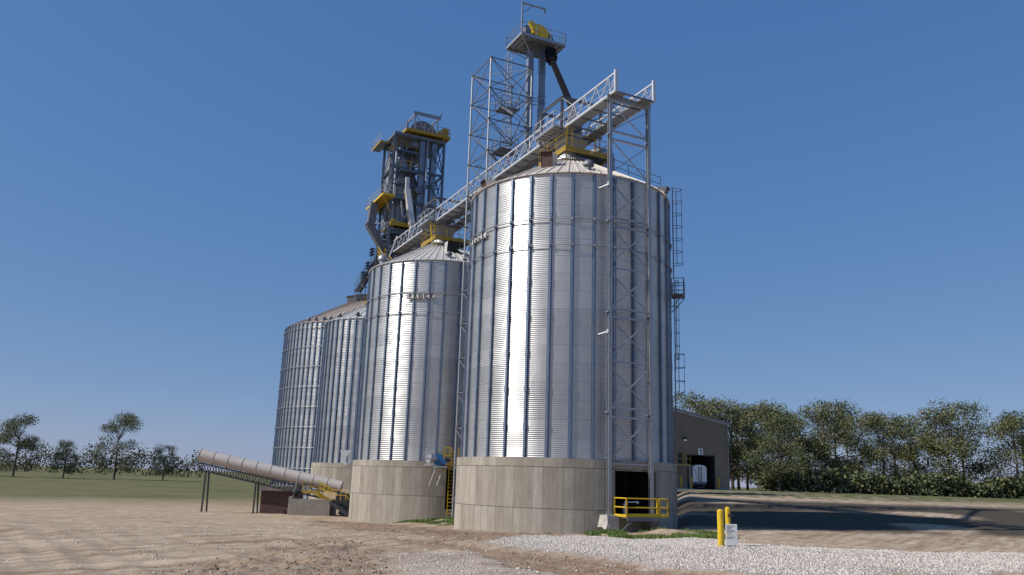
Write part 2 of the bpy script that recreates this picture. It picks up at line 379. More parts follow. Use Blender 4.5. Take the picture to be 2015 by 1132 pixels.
def peak_platform(t,rz,m='yellow_old'):
    """yellow grating platform round the peak, in row axes"""
    z=25.55; k=M(); X0,X1,Y0,Y1=-1.75,1.95,-2.35,1.6
    for x0,x1,y0,y1 in ((X0,X1,Y0,-1.35),(X0,X1,1.35,Y1),(X0,-1.3,-1.35,1.35),(1.3,X1,-1.35,1.35)): k.box(x0,x1,y0,y1,z-.04,z)
    gd=k; k=M()
    for x in (X0,X1): k.box(x-.03,x+.03,Y0-.03,Y1+.03,z-.22,z-.05)
    for y in (Y0,Y1): k.box(X0+.03,X1-.03,y-.03,y+.03,z-.221,z-.051)
    for x in (X0+.2,X1-.2):
        for y in (Y0+.3,Y1-.2): k.beam((x,y,z-.15),(x*.8,y*.8,z-.85),.07)
    p=gd.build('peak_platform','galv_dull',t); p.rotation_euler=(0,0,rz); k.build('frame',m,p)
    railing(p,[(X0,Y0),(X1,Y0),(X1,Y1),(X0,Y1)],z,m,closed=True,step=1.3,r=.024)
    return p

# ---------------- silo 1 ----------------
PH1=-1.4165; PH2=-1.2348
t=silo('nearest and largest-looking corrugated steel grain silo, tan roof, tall concrete base',S1,PH1,'roof_tan')
foundation(t,7.28,-.9,ZB,.335,.775,3.62,1.02,PH1)
inn=M()   # equipment seen in the dark doorway
inn.box(-.35,.35,-.3,.3,1.03,3.3)
letters(t,'BROCK',-1.27,18.60,R,.46,.068,PH1)
pp=peak_platform(t,TH-PH1)
# yellow ladder posts + hatch frame on the platform
for x,y in ((-1.35,-2.2),(1.55,-1.2)):
    k=M()
    for dx in (-.22,.22): k.beam((x+dx,y,25.56),(x+dx,y,27.25),.05)
    for i in range(6): k.tube((x-.22,y,25.8+i*.28),(x+.22,y,25.8+i*.28),.02,5)
    k.build('platform_ladder','yellow_old',pp)
rz=lambda a:a-PH1
box_vent(t,-.40-PH1,4.4,.85,.80,.75,tilt=.25)
box_vent(t,-1.10-PH1,6.45,.75,.3,.7,tilt=.15)
dome_vent(t,.13-PH1,5.9,1.0,mt='galv_dull')
box_vent(t,1.13-PH1,6.6,.7,.32,.6,m1='roof_tan',m2='galv_dull',tilt=.3)
# roof walk ladder with handrail on the right flank
k=M(); a=1.02-PH1
for r0,r1 in ((6.9,2.2),):
    for hh in (.55,1.05): k.tube(on_roof(a,r0,hh),on_roof(a,r1,hh),.025,6)
    for i in range(5): r=r0+(r1-r0)*i/4; k.tube(on_roof(a,r,0),on_roof(a,r,1.05),.025,6)
k.build('roof_handrail','galv_dull',t)
# caged ladder on the right side
LA=R_(76); la=LA-PH1; lo_=(sin(la),-cos(la)); lt=(cos(la),sin(la))
def LP(r,tt=0): return (lo_[0]*r+lt[0]*tt,lo_[1]*r+lt[1]*tt)
lx,ly=LP(R+.32)
cage_ladder(t,lx,ly,lo_,16.6,23.2,17.6,'galv_dull')
lx2,ly2=LP(R+.32,.75)
cage_ladder(t,lx2,ly2,lo_,10.4,16.6,11.2,'galv_dull',depth=.30)
cage_ladder(t,lx,ly,lo_,4.3,11.4,8.7,'galv_dull')
for z in (15.3,):
    k=M(); a_,b_,c_,d_=[Vector((*LP(r,q),z)) for r,q in ((R+.15,-.9),(R+1.0,-.9),(R+1.0,.5),(R+.15,.5))]
    k.prism([a_,b_,c_,d_],(0,0,.06)); k.beam(b_,Vector((*LP(R+.12,-.85),z-.95)),.06); k.beam(c_,Vector((*LP(R+.12,.45),z-.95)),.06)
    o=k.build('ladder_landing','galv_dull',t); railing(o,[LP(R+.2,-.9),LP(R+1.,-.9),LP(R+1.,.5),LP(R+.2,.5)],z+.06,'galv_dull',toe=False,step=.9)

# ---------------- silo 2 ----------------
t=silo('second corrugated steel silo, pale roof with an open hatch, blue fan on its base rim',S2,PH2,'roof_pale',wall=GW2)
foundation(t,7.28,-1.8,ZB,.265,.64,3.62,.3,PH2)
letters(t,'BROCK',-.30,18.62,R,.46,.068,PH2)
pp=peak_platform(t,TH-PH2)
k=M()
for dx in (-.22,.22): k.beam((-1.75+dx,-2.2,24.7),(-1.75+dx,-1.4,27.2),.06)
for i in range(8): k.tube((-1.97,-2.2+i*.1,24.9+i*.3),(-1.53,-2.2+i*.1,24.9+i*.3),.02,5)
k.build('platform_ladder','yellow',pp)
box_vent(t,.30-PH2,3.9,1.15,.7,1.0,m1='roof_pale',m2='black',tilt=.35,name='roof_hatch')
k=M(); a=.50-PH2; o_=Vector((sin(a),-cos(a),0)); t_=Vector((cos(a),sin(a),0)); p=on_roof(a,4.6,.5)
k.add([p-t_*.55+Vector((0,0,.35))-o_*1.1,p+t_*.25+Vector((0,0,.3))-o_*1.1,p+t_*.35+o_*1.2-Vector((0,0,.75)),p-t_*.45+o_*1.2-Vector((0,0,.70))]+[q for q in (p-t_*.55+Vector((0,0,.41))-o_*1.1,p+t_*.25+Vector((0,0,.36))-o_*1.1,p+t_*.35+o_*1.2-Vector((0,0,.69)),p-t_*.45+o_*1.2-Vector((0,0,.64)))],[(3,2,1,0),(4,5,6,7),(0,1,5,4),(1,2,6,5),(2,3,7,6),(3,0,4,7)])
k.build('hatch_lid','white_paint',t)
dome_vent(t,.18-PH2,6.2,.9,mt='galv_dull')
dome_vent(t,-.95-PH2,6.5,1.3)

# ---------------- silo 3 and 4 ----------------
def tall_silo(label,c,R_s,z0,ze,rise,rtop,nst,nrib,wallm,roofm,phase,vents,rings=(),seg=128):
    t=thing('grain_silo',label,'silo',(c[0],c[1],0),phase,'steel grain silos in a row')
    corrugated(R_s,z0,ze-.02,seg,per=.1016*2,amp=.012,sub=4).build('wall',wallm,t)
    hm=hat(R_s,z0+.02,ze-.1,wid=.12,dep=.16,fl=.04).mesh('stiffener','stiffener_steel')
    for i in range(nst):
        o=bpy.data.objects.new('stiffener',hm); C.objects.link(o); o.parent=t; o.rotation_euler=(0,0,2*PI*i/nst)
    for z in rings:
        o=bpy.data.objects.new('wind_ring',ring_mesh(z,R_s,.04,.2,96,nst)); C.objects.link(o); o.parent=t
    roof_mesh(R_s,ze,rise,rtop,nrib,ribh=.1).build('roof',roofm,t)
    k=M(); k.lathe([(rtop+.05,ze+rise-.1),(rtop+.05,ze+rise+.4),(rtop*.5,ze+rise+.6),(0.01,ze+rise+.62)],24); k.build('roof_cap','galv',t)
    for a,r,kk in vents: dome_vent(t,a-phase,r,kk,'galv_dull',ze=ze,rise=rise,rtop=rtop,Rr=R_s)
    return t
t=tall_silo('third steel silo, partly hidden behind the left side of the second silo',S3,6.95,ZB,21.95,3.4,1.2,46,46,'galv_third','roof_pale',-.135,[(-1.12,6.6,.9),(-.72,6.6,.9),(-.28,6.6,.9)])
m=M(); m.lathe([(7.28,-2.5),(7.28,ZB),(6.3,ZB)],96,smooth=False); m.build('foundation','concrete_base',t)
pk=peak_platform(t,TH+.135)
S4=Vector((-23.6,133.5))
t=tall_silo('far left steel silo with a brown ribbed roof, standing behind the covered conveyor',S4,13.2,-1.2,25.4,6.4,1.6,84,84,'galv_far','roof_brown',0.0,[(-.62,12.8,.9),(-.50,12.8,.9),(-.38,12.8,.9)],rings=(24.6,21.6,18.6,15.6,12.6,9.6,6.6,3.6),seg=168)
for a,r in ((-.30,3.0),(-.02,2.9),(-.62,3.4)): box_vent(t,a,r,1.7,.6,1.5,m1='galv_bright',m2='galv_dull',tilt=.5,ze=25.4,rise=6.4,rtop=1.6,Rr=13.2)

# ---------------- bridge end bent (two legs) ----------------
t=thing('support_frame','tall two-legged cross-braced steel frame before the nearest silo, carrying the catwalk end','support frame',W(-7.5,0),TH)
for x,zb in ((-1.48,1.12),(1.48,1.0)):
    k=M(); k.hbeam((x,0,zb),(x,0,27.0),.22,.22,.03,up=(0,1,0)); k.box(x-.18,x+.18,-.18,.18,zb-.0,zb+.04)
    for z in (18.75,12.98,6.96,24.53): k.box(x-.2,x+.16,-.14,.14,z-.035,z+.035)
    k.build('leg','galv',t)
zs=[24.53,21.7,18.75,15.8,12.98,10.0,6.96,4.0]
for i,z in enumerate(zs):
    if i%2==0:
        for dz in (-.28,.28): M().beam((-1.38,0,z+dz),(1.38,0,z+dz),.12,.12).build('cross_beam','galv',t)
    else: M().beam((-1.38,0,z),(1.38,0,z),.08,.08).build('cross_beam','galv',t)
M().hbeam((-1.7,0,27.12),(1.7,0,27.12),.22,.32,.03).build('cross_beam','galv',t)
lv=[27.0]+zs
for a,b in zip(lv,lv[1:]):
    k=M(); a-=.3; b+=.3
    k.beam((-1.38,-.03,b),(1.38,-.03,a),.065); k.beam((-1.38,.03,a),(1.38,.03,b),.06); k.build('cross_brace','galv',t)
for z in (21.2,11.79):
    k=M(); k.tube((-1.5,0,z),(-2.1,1.35,z-.25),.05,8); k.box(-1.62,-1.38,-.1,.1,z-.12,z+.12); k.build('wall_strut','galv_bright',t)

# ---------------- catwalk bridge ----------------
t=thing('catwalk_bridge','long grey steel conveyor catwalk with truss railings running over the silo roofs','catwalk',W(0,0,27.25),TH)
S0,SE=-8.25,36.4; WB=1.48
for sg in (-1,1):
    k=M(); x=sg*WB
    k.beam((x,S0,.08),(x,SE,.08),.12,.16); k.beam((x,S0,1.33),(x,SE,1.33),.11,.11)
    k.box(x-.11,x+.11,S0-.02,S0+.14,-.02,1.5)
    y=S0+.9; i=0
    ys=[S0+.07]
    while y<SE: ys.append(y); y+=1.47
    for a,b in zip(ys,ys[1:]):
        m_=(a+b)/2+.25; k.beam((x,a,1.27),(x,m_,.16),.07,.05); k.beam((x,m_,.16),(x,b,1.27),.035,.035)
    k.build('side_truss','galv_bright',t)
    r=M()
    for hh in (.5,.9): r.tube((x-sg*.06,S0+.1,hh),(x-sg*.06,SE,hh),.02,5)
    r.build('handrail','galv_bright',t)
    d=M(); x0,x1=sorted((sg*.62,sg*1.4)); y=S0+.03
    while y<SE-1: d.box(x0,x1,y,y+1.44,.02,.055); y+=1.47
    for xx in (x0,x1): d.box(xx-.02,xx+.02,S0+.02,SE,.056,.15)
    d.build('walkway','galv',t)
k=M(); y=S0+.05; i=0
while y<SE: 
    k.beam((-WB+.06,y,-.03),(WB-.06,y,-.03),.10,.08)
    y+=1.47
y=S0+1.5
while y<SE-3:
    k.beam((-.6,y,-.02),(.6,y+2.94,-.02),.05); k.beam((.6,y,-.075),(-.6,y+2.94,-.075),.05); y+=2.94
k.hbeam((-WB,S0+.9,-.12),(WB,S0+.9,-.12),.14,.2,.02)
k.build('cross_member','galv_dull',t)
k=M(); k.box(-.38,.38,-.9,SE+.4,.28,.95); k.box(-.45,.45,-1.0,SE+.5,.955,1.0)
y=-.9
while y<SE: k.box(-.42,.42,y,y+.06,.24,.954); y+=2.2
k.build('conveyor_trough','galv_dull',t)
for off in (0,24.888):
    # side platform and gantry over each peak
    k=M(); x0,x1,y0,y1=-2.35,-1.56,off-1.7,off+1.3
    k.box(x0,x1,y0,y1,.04,.08)
    for x in (x0,x1): k.box(x-.03,x+.03,y0,y1,-.06,.16)
    y=y0+.3
    while y<y1: k.beam((x0+.04,y,.0),(x1-.04,y,.0),.05); y+=.45
    o=k.build('side_platform','galv',t); railing(o,[(x1,y0+.02),(x0,y0+.02),(x0,y1-.02),(x1,y1-.02)],.08,'galv_bright',toe=False,step=1.)
    k=M()
    for y in (off-1.5,off+1.6):
        for sg in (-1,1): k.hbeam((sg*1.62,y,-.1),(sg*1.62,y,2.5),.16,.16,.02,up=(0,1,0))
        k.hbeam((-1.62,y,2.45),(1.62,y,2.45),.14,.18,.02)
    for sg in (-1,1):
        k.hbeam((sg*1.62,off-1.5,2.45),(sg*1.62,off+1.6,2.45),.14,.18,.02)
        k.beam((sg*1.62,off-1.5,2.4),(sg*1.5,off-2.7,1.4),.09)
        k.beam((sg*1.62,off+1.6,2.4),(sg*1.5,off+2.9,1.4),.09)
    k.build('gantry_frame','galv_dull',t)
    k=M(); k.prism([(-1.0,off-.9,-.1),(1.0,off-.9,-.1),(1.0,off+.9,-.1),(-1.0,off+.9,-.1)],(0,0,.34))
    a=[(-1.0,off-.9,-.12),(1.0,off-.9,-.12),(1.0,off+.9,-.12),(-1.0,off+.9,-.12)]
    b=[(-.45,off-.45,-1.75),(.45,off-.45,-1.75),(.45,off+.45,-1.75),(-.45,off+.45,-1.75)]
    k.add(a+b,[(0,1,5,4),(1,2,6,5),(2,3,7,6),(3,0,4,7),(4,5,6,7)])
    k.build('discharge_hopper','galv',t)

# dust drum beside the near peak
t=thing('surge_drum','grey round-topped metal drum standing on the nearest silo roof behind the yellow platform','drum',W(1.2,3.3,0),TH)
k=M(); k.lathe([(1.15,24.3),(1.15,27.0),(1.05,27.35),(.7,27.6),(.02,27.7)],32); k.build('shell','galv',t)
k=M()
for i in range(4): a=PI/4+i*PI/2; k.beam((1.0*cos(a),1.0*sin(a),24.5),(1.2*cos(a),1.2*sin(a),23.4),.1)
k.build('stand','galv_dull',t)

# ---------------- lattice tower + bucket elevator ----------------
def lattice(t,hw,hd,z0,z1,step,m='galv',mb='galv_dull',leg=.16,br=.08,rod=.05):
    cs=[(-hw,-hd),(hw,-hd),(hw,hd),(-hw,hd)]
    for x,y in cs: M().tube((x,y,z0),(x,y,z1),leg/2,10).build('leg',m,t)
    z=z1; zl=[]
    while z>z0+.5: zl.append(z); z-=step
    for i,z in enumerate(zl):
        h=M(); b=M()
        for j in range(4):
            a=cs[j]; c=cs[(j+1)%4]
            h.beam((*a,z-.06),(*c,z-.06),br)
            if i<len(zl)-1:
                z2=zl[i+1]
                b.beam((*a,z-.1),(*c,z2),br if j%2 else rod); b.beam((*a,z2),(*c,z-.1),rod)
        h.beam((*cs[0],z-.1),(*cs[2],z-.1),.05); h.beam((*cs[1],z-.16),(*cs[3],z-.16),.05)
        for x,y in cs: h.box(x-.11,x+.11,y-.11,y+.11,z-.14,z-.02)
        h.build('cross_beam',mb,t)
        if b.v: b.build('cross_brace',mb,t)
t=thing('lattice_tower','square open lattice tower rising between the two nearest silos around the catwalk','tower',W(12.44,0,0),TH)
lattice(t,2,2,-.4,38.65,2.885)
t=thing('bucket_elevator','slender twin-casing bucket elevator with railed top platform, tallest structure, beside the lattice tower','elevator',W(12.2,3.3,0),TH)
for x in (-.62,.62):
    k=M(); k.box(x-.27,x+.27,-.22,.22,-.2,41.9)
    z=1.
    while z<41.5: k.box(x-.31,x+.31,-.26,.26,z,z+.07); z+=2.4
    k.build('casing','casing',t)
k=M(); k.box(-1.1,1.1,-.45,.45,-.4,1.4); k.build('boot','galv_dull',t)
# head: origin w=3.3 -> local x=w-3.3, y=s-12.2
k=M(); pr=[]
for i in range(13):
    a=PI*i/12; pr.append((.25+1.35*cos(a),-.5,42.45+1.25*sin(a)))
pr=[(1.6,-.5,41.6)]+pr+[(-1.1,-.5,41.6)]
k.prism(pr,(0,1.0,0)); k.box(-.9,1.2,-.42,.42,41.4,41.62); k.build('head_hood','galv_dull',t)
k=M()
k.prism([(-1.25,-.85,43.75),(-1.0,-.85,43.95),(-.75,-.85,43.75),(.15,-.85,43.75),(.85,-.85,43.25),(.65,-.85,42.35),(-.75,-.85,42.7),(-.95,-.85,43.3)],(0,.33,0)); k.build('belt_guard','yellow',t)
k=M(); k.box(-1.7,-1.15,-1.1,-.4,42.3,42.9); k.tube((-1.45,-.9,43.0),(-1.45,-.1,43.0),.28,12); k.box(-1.6,-1.2,-.3,.3,42.1,42.5); k.build('motor','galv_dull',t)
k=M(); x0,x1,y0,y1=-2.3,2.2,-1.5,1.6
k.box(x0,x1,y0,y1,42.0,42.05)
for y in (y0,y1): k.box(x0,x1,y-.04,y+.04,41.8,42.06)
for x in (x0,x1): k.box(x-.04,x+.04,y0,y1,41.8,42.06)
for i in range(9): x=x0+.25+i*.5; k.beam((x,y0+.05,41.93),(x,y1-.05,41.93),.07,.12)
for x,y in ((x0,y0),(x1,y0),(x1,y1),(x0,y1)): k.beam((x,y,41.85),(x*.25,y*.2,40.6),.08)
p=k.build('head_platform','galv',t)
railing(p,[(x0,y0),(x1,y0),(x1,y1),(x0,y1)],42.05,'galv',toe=False,closed=True,step=1.3)
k=M(); k.beam((x0,y0,42.05),(x0,y0,45.0),.12); k.beam((x0,y0,44.95),(x0+2.35,y0,45.02),.12,.14); k.beam((x0,y0,43.9),(x0+1.0,y0,44.9),.08); k.box(x0+2.2,x0+2.36,y0-.06,y0+.06,44.6,44.95); k.build('davit','galv',p)
cage_ladder(t,-1.7,2.0,(0,1),30.5,41.9,32.5,'galv_bright',w=.4,depth=.6)
cage_ladder(t,-2.9,2.4,(0,1),24,32.6,26,'galv_bright',w=.4,depth=.6)
for xx,y1,z,nn in ((-3.0,2.1,35.6,0),(-3.0,2.6,31.6,1)):
  k=M(); k.box(xx,-1.2,.7,y1,z,z+.04); k.beam((xx,.8,z-.05),(-1.2,.8,z-.05),.08); k.beam((xx,y1-.1,z-.05),(-1.2,y1-.1,z-.05),.08)
  k.beam((-2.9,.7,z-.05),(-2.9,-1.6,z-1.7),.12,.3) if nn==0 else None
  o=k.build('rest_platform','galv_dull',t); railing(o,[(xx,.7),(-1.2,.7),(-1.2,y1),(xx,y1)],z+.04,'galv',toe=False,closed=True,step=.9)
k=M()
for z in (36.3,33.4,30.5,27.6,24.7,21.8,18.9,16):
    for y in (-.35,.35): k.beam((-1.25,y,z),(.95,y,z),.06)
    k.beam((-1.3,-.9,z),(.9,-.4,z+.2),.05)
k.build('casing_bracket','galv_dull',t)
# spout from the head down to the near peak
t=thing('grain_spout','dark square grain spout slanting from the elevator head down onto the catwalk','spout',W(11.0,4.2,40.7),0)
def rel(a,b): return Vector(a)-Vector(b)
o0=Vector(W(11.0,4.2,40.7)); k=M()
q0=Vector(W(11.2,4.2,41.3)); q1=Vector(W(10.6,4.1,40.0)); q2=Vector(W(.3,.3,30.0)); q3=Vector(W(0,0.1,28.3))
k.beam(q1-o0,q2-o0,.38,.38); k.build('pipe','spout_dark',t)
k=M(); k.beam(q0-o0,q1-o0,.85,.7); k.beam(q1-o0,(q1+(q2-q1)*.05)-o0,.62,.62); k.build('transition_box','spout_dark',t)
k=M(); k.beam(q2-o0,q3-o0,.62,.62); k.build('outlet','galv_dull',t)

# ---------------- process tower at the far end ----------------
t=thing('process_tower','crowded steel tower with yellow decks and ducts at the far end of the catwalk','tower',W(38,1.42,0),TH)
HW=3.08  # local x=w-1.42, y=s-38
cs=[(-HW,0),(HW,0),(HW,4.0),(-HW,4.0)]
for x,y in cs: M().hbeam((x,y,-1.5),(x,y,42.3),.24,.24,.03,up=(0,1,0)).build('leg','tower_steel',t)
lvl=[42.3,38.1,34.1,30.2,26.4,22.5,18.5]
for i,z in enumerate(lvl):
    h=M(); b=M()
    for j in range(4):
        a=cs[j]; c=cs[(j+1)%4]
        h.hbeam((*a,z-.1),(*c,z-.1),.16,.24,.03)
        if i<len(lvl)-1:
            z2=lvl[i+1]
            if j==0:
                m_=(1.2,0,z-.25); b.beam((HW,0,z2),(.9,0,z-.2),.1); b.beam((HW,0,z-.2),(.9,0,z-2),.12); b.beam((-HW,0,z2),(-.6,0,z-.2),.1)
            elif j==1: b.beam((HW,0,z2),(HW,2,z-.2),.1); b.beam((HW,4,z2),(HW,2,z-.2),.1); b.beam((HW,0,z-.2),(HW,4,z2),.08)
            elif j==3: b.beam((-HW,0,z-.2),(-HW,4,z2),.1); b.beam((-HW,0,z2),(-HW,4,z-.2),.1)
            else: b.beam((-HW,4,z-.2),(HW,4,z2),.1); b.beam((-HW,4,z2),(HW,4,z-.2),.1)
    h.build('floor_beam','tower_steel',t)
    if b.v: b.build('cross_brace','tower_steel',t)
# top deck
k=M(); k.box(-HW-.05,HW+.1,-.1,6.0,42.32,42.42); k.box(-HW-.08,HW+.12,-.16,-.1,42.1,42.44); k.box(-HW-.11,-HW-.05,-.1,6,42.1,42.44)
k.build('top_deck','galv_dull',t)
k=M(); k.box(-1.95,HW+.5,-.55,4.5,42.85,42.92); k.box(-1.98,HW+.53,-.6,-.55,42.66,43.0); k.box(-2.0,-1.95,-.6,4.5,42.66,42.98)
for i in range(8): k.beam((-1.9+i*.78,-.5,42.75),(-1.9+i*.78,4.5,42.75),.08,.16)
o=k.build('upper_deck','yellow_old',t); railing(o,[(-1.9,4.4),(-1.9,-.5),(HW+.45,-.5),(HW+.45,4.4)],42.92,'galv',toe=False,step=1.2)
k=M(); k.box(-HW-1.04,-HW-.98,2.6,6.2,41.9,42.12); k.box(-HW-.98,-HW,2.55,2.6,41.9,42.1); o=M().box(-HW-.98,-HW,2.602,6.2,42.0,42.06).build('side_deck','tower_steel',t); k.build('edge_board','yellow_old',o); railing(o,[(-HW-1,2.6),(-HW-1,6.2),(-HW,6.2)],42.06,'galv_bright',toe=False,step=1.)
# head and gantry
k=M(); pr=[(-1.3,1.,42.95)]+[(.7+1.75*cos(PI-PI*i/12),1.,43.3+1.7*sin(PI*i/12)) for i in range(13)]+[(2.3,1.,42.95)]
k.prism(pr,(0,1.1,0)); k.build('elevator_head','galv_dull',t)
k=M(); k.prism([(1.6,.5,43.2),(3.3,.5,44.6),(3.8,.5,44.3),(3.7,.5,43.1),(2.2,.5,42.95)],(0,.5,0)); k.build('belt_guard','yellow_old',t)
k=M()
for x in (-.8,2.1): 
    for y in (0,2.6): k.hbeam((x,y,42.9),(x,y,45.3),.12,.12,.02,up=(0,1,0))
    k.beam((x,0,45.2),(x,2.6,45.2),.14,.2)
k.hbeam((-1.0,0,45.35),(2.5,0,45.35),.2,.34,.03); k.beam((-.75,0,45.1),(.3,0,43.7),.09); k.beam((1.0,.6,43.6),(2.9,.6,46.4),.14)
k.build('hoist_gantry','galv',t)
# casings
for x,y,w_ in ((.45,.45,.62),(1.15,1.6,.45),(1.95,.45,.62),(2.35,2.1,.5)):
    k=M(); k.box(x-w_/2,x+w_/2,y-.28,y+.28,20,42.3)
    z=21.
    while z<42: k.box(x-w_/2-.04,x+w_/2+.04,y-.32,y+.32,z,z+.08); z+=2.4
    k.build('elevator_casing','casing',t)
# tanks
k=M(); k.lathe([(.9,30.4),(1.0,30.6),(1.0,38.6),(.6,40.2),(.35,41.8)],28,c=(-1.65,1.7)); k.lathe([(.95,34.6),(1.05,34.62),(1.05,34.75),(.95,34.8)],28,c=(-1.65,1.7)); k.build('cyclone_tank','casing',t)
k=M(); k.box(-2.9,-2.1,2.2,3.8,31,40.2); k.build('air_duct','galv',t)
k=M(); k.lathe([(.5,31.5),(.75,33.0),(.75,37.2),(.4,38.2),(.4,41)],24,c=(-.35,1.6)); k.build('hopper_tank','galv_dull',t)
k=M(); k.lathe([(.02,27.6),(.8,28.6),(.8,30.0),(.02,30.01)],24,c=(-1.0,1.8)); k.build('small_hopper','galv',t)
# inner decks
for nm,x0,x1,y0,y1,z,mt in (('yellow_deck',-2.25,-.1,-.5,1.0,37.7,'yellow_old'),('yellow_deck',-2.8,-.6,-.6,1.0,34.15,'yellow_old'),('yellow_deck',-2.9,2.6,.2,3.8,30.4,'steel_dark'),('yellow_deck',-2.9,2.8,.2,3.8,26.6,'steel_dark'),('yellow_deck',-2.8,1.,.3,3.6,40.4,'yellow_old')):
    k=M(); k.box(x0,x1,y0,y1,z,z+.07)
    for yy in (y0,y1): k.box(x0,x1,yy-.03,yy+.03,z-.12,z+.12)
    o=k.build('deck','tower_steel',t); railing(o,[(x0,y1),(x0,y0),(x1,y0),(x1,y1)],z+.07,'yellow_old',toe=False,step=1.1)
k=M(); k.box(-3.1,-.4,-.45,.5,30.85,31.3); k.box(-2.9,-2.5,-.4,.3,31.301,31.6); k.build('yellow_housing','yellow_old',t)
k=M(); k.box(-2.6,-.3,-.2,.6,30.85,31.4); k.build('gearbox','yellow_old',t)
for (x0,y0,z0,x1,y1,z1) in ((-2.9,.1,36.0,2.9,.3,36.4),(-2.9,3.6,32.2,2.8,.3,33.6),(-2.2,.2,27.0,-.5,3.,29.9),(2.4,.2,27,.6,3.,29.9),(-3,.4,31.9,-1,3.4,33.9),(-2.9,2,39.0,2.9,2,39.6),(-.2,.2,34.3,.2,3.6,38.0),(1.4,.1,22.6,2.8,.1,26.3),(-2.8,.1,23,0,.1,26.2),(-.3,.2,26.7,2.5,.2,30.1),(-2.7,.2,24.,2.8,.2,24.6)):
    M().beam((x0,y0,z0),(x1,y1,z1),.13,.13).build('strut','tower_steel',t)
k=M(); k.tube((.9,-.25,30.6),(.9,-.25,41.9),.09,8); k.build('vent_pipe','galv',t)
k=M(); k.tube((-2.5,.9,31),(-2.5,.9,40.9),.22,12); k.build('downpipe','galv',t)
for x,z in ((-.6,41.2),(.2,35.6),(-2.0,36.4),(1.5,33.2),(.6,31.6),(-2.4,28.2),(1.9,28.4)):
    k=M(); k.box(x-.35,x+.35,-.1,.5,z-.25,z+.35); k.tube((x-.5,.2,z),(x+.55,.2,z),.16,10); k.build('gate_box','galv_dull',t)
M().box(-2.5,2.3,.9,3.5,27.3,29.8).build('infill_box','steel_dark',t); M().box(-1.9,1.6,.8,3.2,23.2,26.0).build('infill_box','steel_dark',t)  # dark boxes added to stop light leaking through the lower tower
M().box(-2.2,.4,1.9,3.3,31.6,33.6).build('infill_box','galv_dull',t)
# left lower wing
x0=-HW-1.4; k=M(); k.box(x0-.05,x0,-1.4,5.2,33.9,34.14); k.box(x0,-HW,-1.45,-1.4,33.85,34.14); ed=k; k=M(); k.box(x0,-HW,-1.398,5.2,34.0,34.06)
for i in range(9): k.beam((x0,-1.2+i*.75,33.93),(-HW,-1.2+i*.75,33.93),.07,.12)
k.beam((x0,-1.3,33.9),(-HW,-.1,32.4),.1); k.beam((x0,4.,33.9),(-HW,4.,32.2),.1)
o=k.build('side_deck','yellow_old',t); ed.build('edge_board','yellow',o); railing(o,[(-HW,-1.4),(x0,-1.4),(x0,5.2),(-HW,5.2)],34.06,'galv_bright',toe=False,step=1.1)
k=M(); k.box(-HW,HW,4.,6.,33.9,34.0); k.build('rear_deck','galv_dull',t)
# left duct with a kink
k=M(); k.beam((-4.5,2.,33.8),(-4.75,2.,30.8),.85,.85,up=(0,1,0)); k.beam((-4.8,2.,31.0),(-2.7,2.2,28.2),.8,.8,up=(0,1,0)); k.box(-5.3,-4.1,1.45,2.55,31.1,31.25)
k.build('dust_duct','galv_dull',t)
k=M(); k.beam((-4.8,1.9,31.2),(-HW,0,31.2),.08); k.beam((-2.7,2.2,28.4),(-2.9,1.8,24.5),.7,.7,up=(0,1,0)); k.build('duct_support','tower_steel',t)
# pale spout
k=M(); k.beam((-1.45,-.5,36.8),(-1.40,-.5,35.0),.42,.42,up=(0,1,0)); k.beam((-1.42,-.55,35.3),(-1.0,-1.8,30.8),.6,.6,up=(0,1,0)); k.beam((-1.0,-1.8,30.9),(-1.35,-2.2,28.4),.34,.34,up=(0,1,0)); k.build('pale_spout','roof_pale',t)
k=M(); k.beam((-HW,0,26.3),(-2.2,-.4,29.6),.16); k.beam((-HW-.1,.1,31.9),(-1.4,-.4,31.0),.1); k.beam((-.8,-.3,33.9),(-1.4,-.3,31.9),.14); k.beam((-2.0,-.3,33.9),(-1.7,-.3,31.9),.14)
k.build('knee_brace','galv_bright',t)
k=M()
for i in range(3):
    z=40.3-i*3.6
    k.beam((-.1,2.6,z),(-2.4,2.9,z-3.4),.5,.08)
k.build('inner_stair','yellow_old',t)
# stair and catwalk from the tower to the third silo
t=thing('access_stair','dark railed walkway stepping down from the crowded tower to the third silo roof','stair',W(42,-1.15,0),TH)
k=M(); k.beam((0,0,28.6),(0,9.5,25.7),.8,.1); k.beam((-.4,0,28.5),(-.4,9.5,25.6),.05,.25); k.beam((.4,0,28.5),(.4,9.5,25.6),.05,.25)
k.build('walkway','steel_dark',t)
k=M()
for x in (-.42,.42):
    for hh in (.55,1.1): k.tube((x,0,28.6+hh),(x,9.5,25.7+hh),.03,5)
    for i in range(8): y=i*1.35; z=28.6-2.9*y/9.5; k.beam((x,y,z),(x,y,z+1.1),.05)
k.build('handrail','galv_dull',t)
k=M()
for i in range(4): y=1.+i*2.1; z=28.6-2.9*y/9.5; k.beam((-.4,y,z),(-.4,y,z-1.6),.09); k.beam((-.4,y,z-1.6),(.4,y,z-1.6),.09); k.beam((.4,y,z),(.4,y,z-1.6),.09); k.beam((-.4,y,z-1.6),(-.4,y+2.1,z-.7),.07)
k.build('under_frame','stiffener_steel',t)
for i,(y,z) in enumerate(((1.2,28.6),(2.6,27.2),(4.4,26.4))):
    k=M(); 
    for zz in (z,z+.35,z+.7): k.box(-.95,-.5,y,y+.9,zz,zz+.08)
    k.box(-.95,-.9,y,y+.06,z,z+.78); k.box(-.55,-.5,y+.84,y+.9,z,z+.78); k.build('control_box','navy',t)
t=thing('yellow_stair','short yellow stair flight at the catwalk end above the second silo roof edge','stair',W(36.6,-1.9,0),TH)
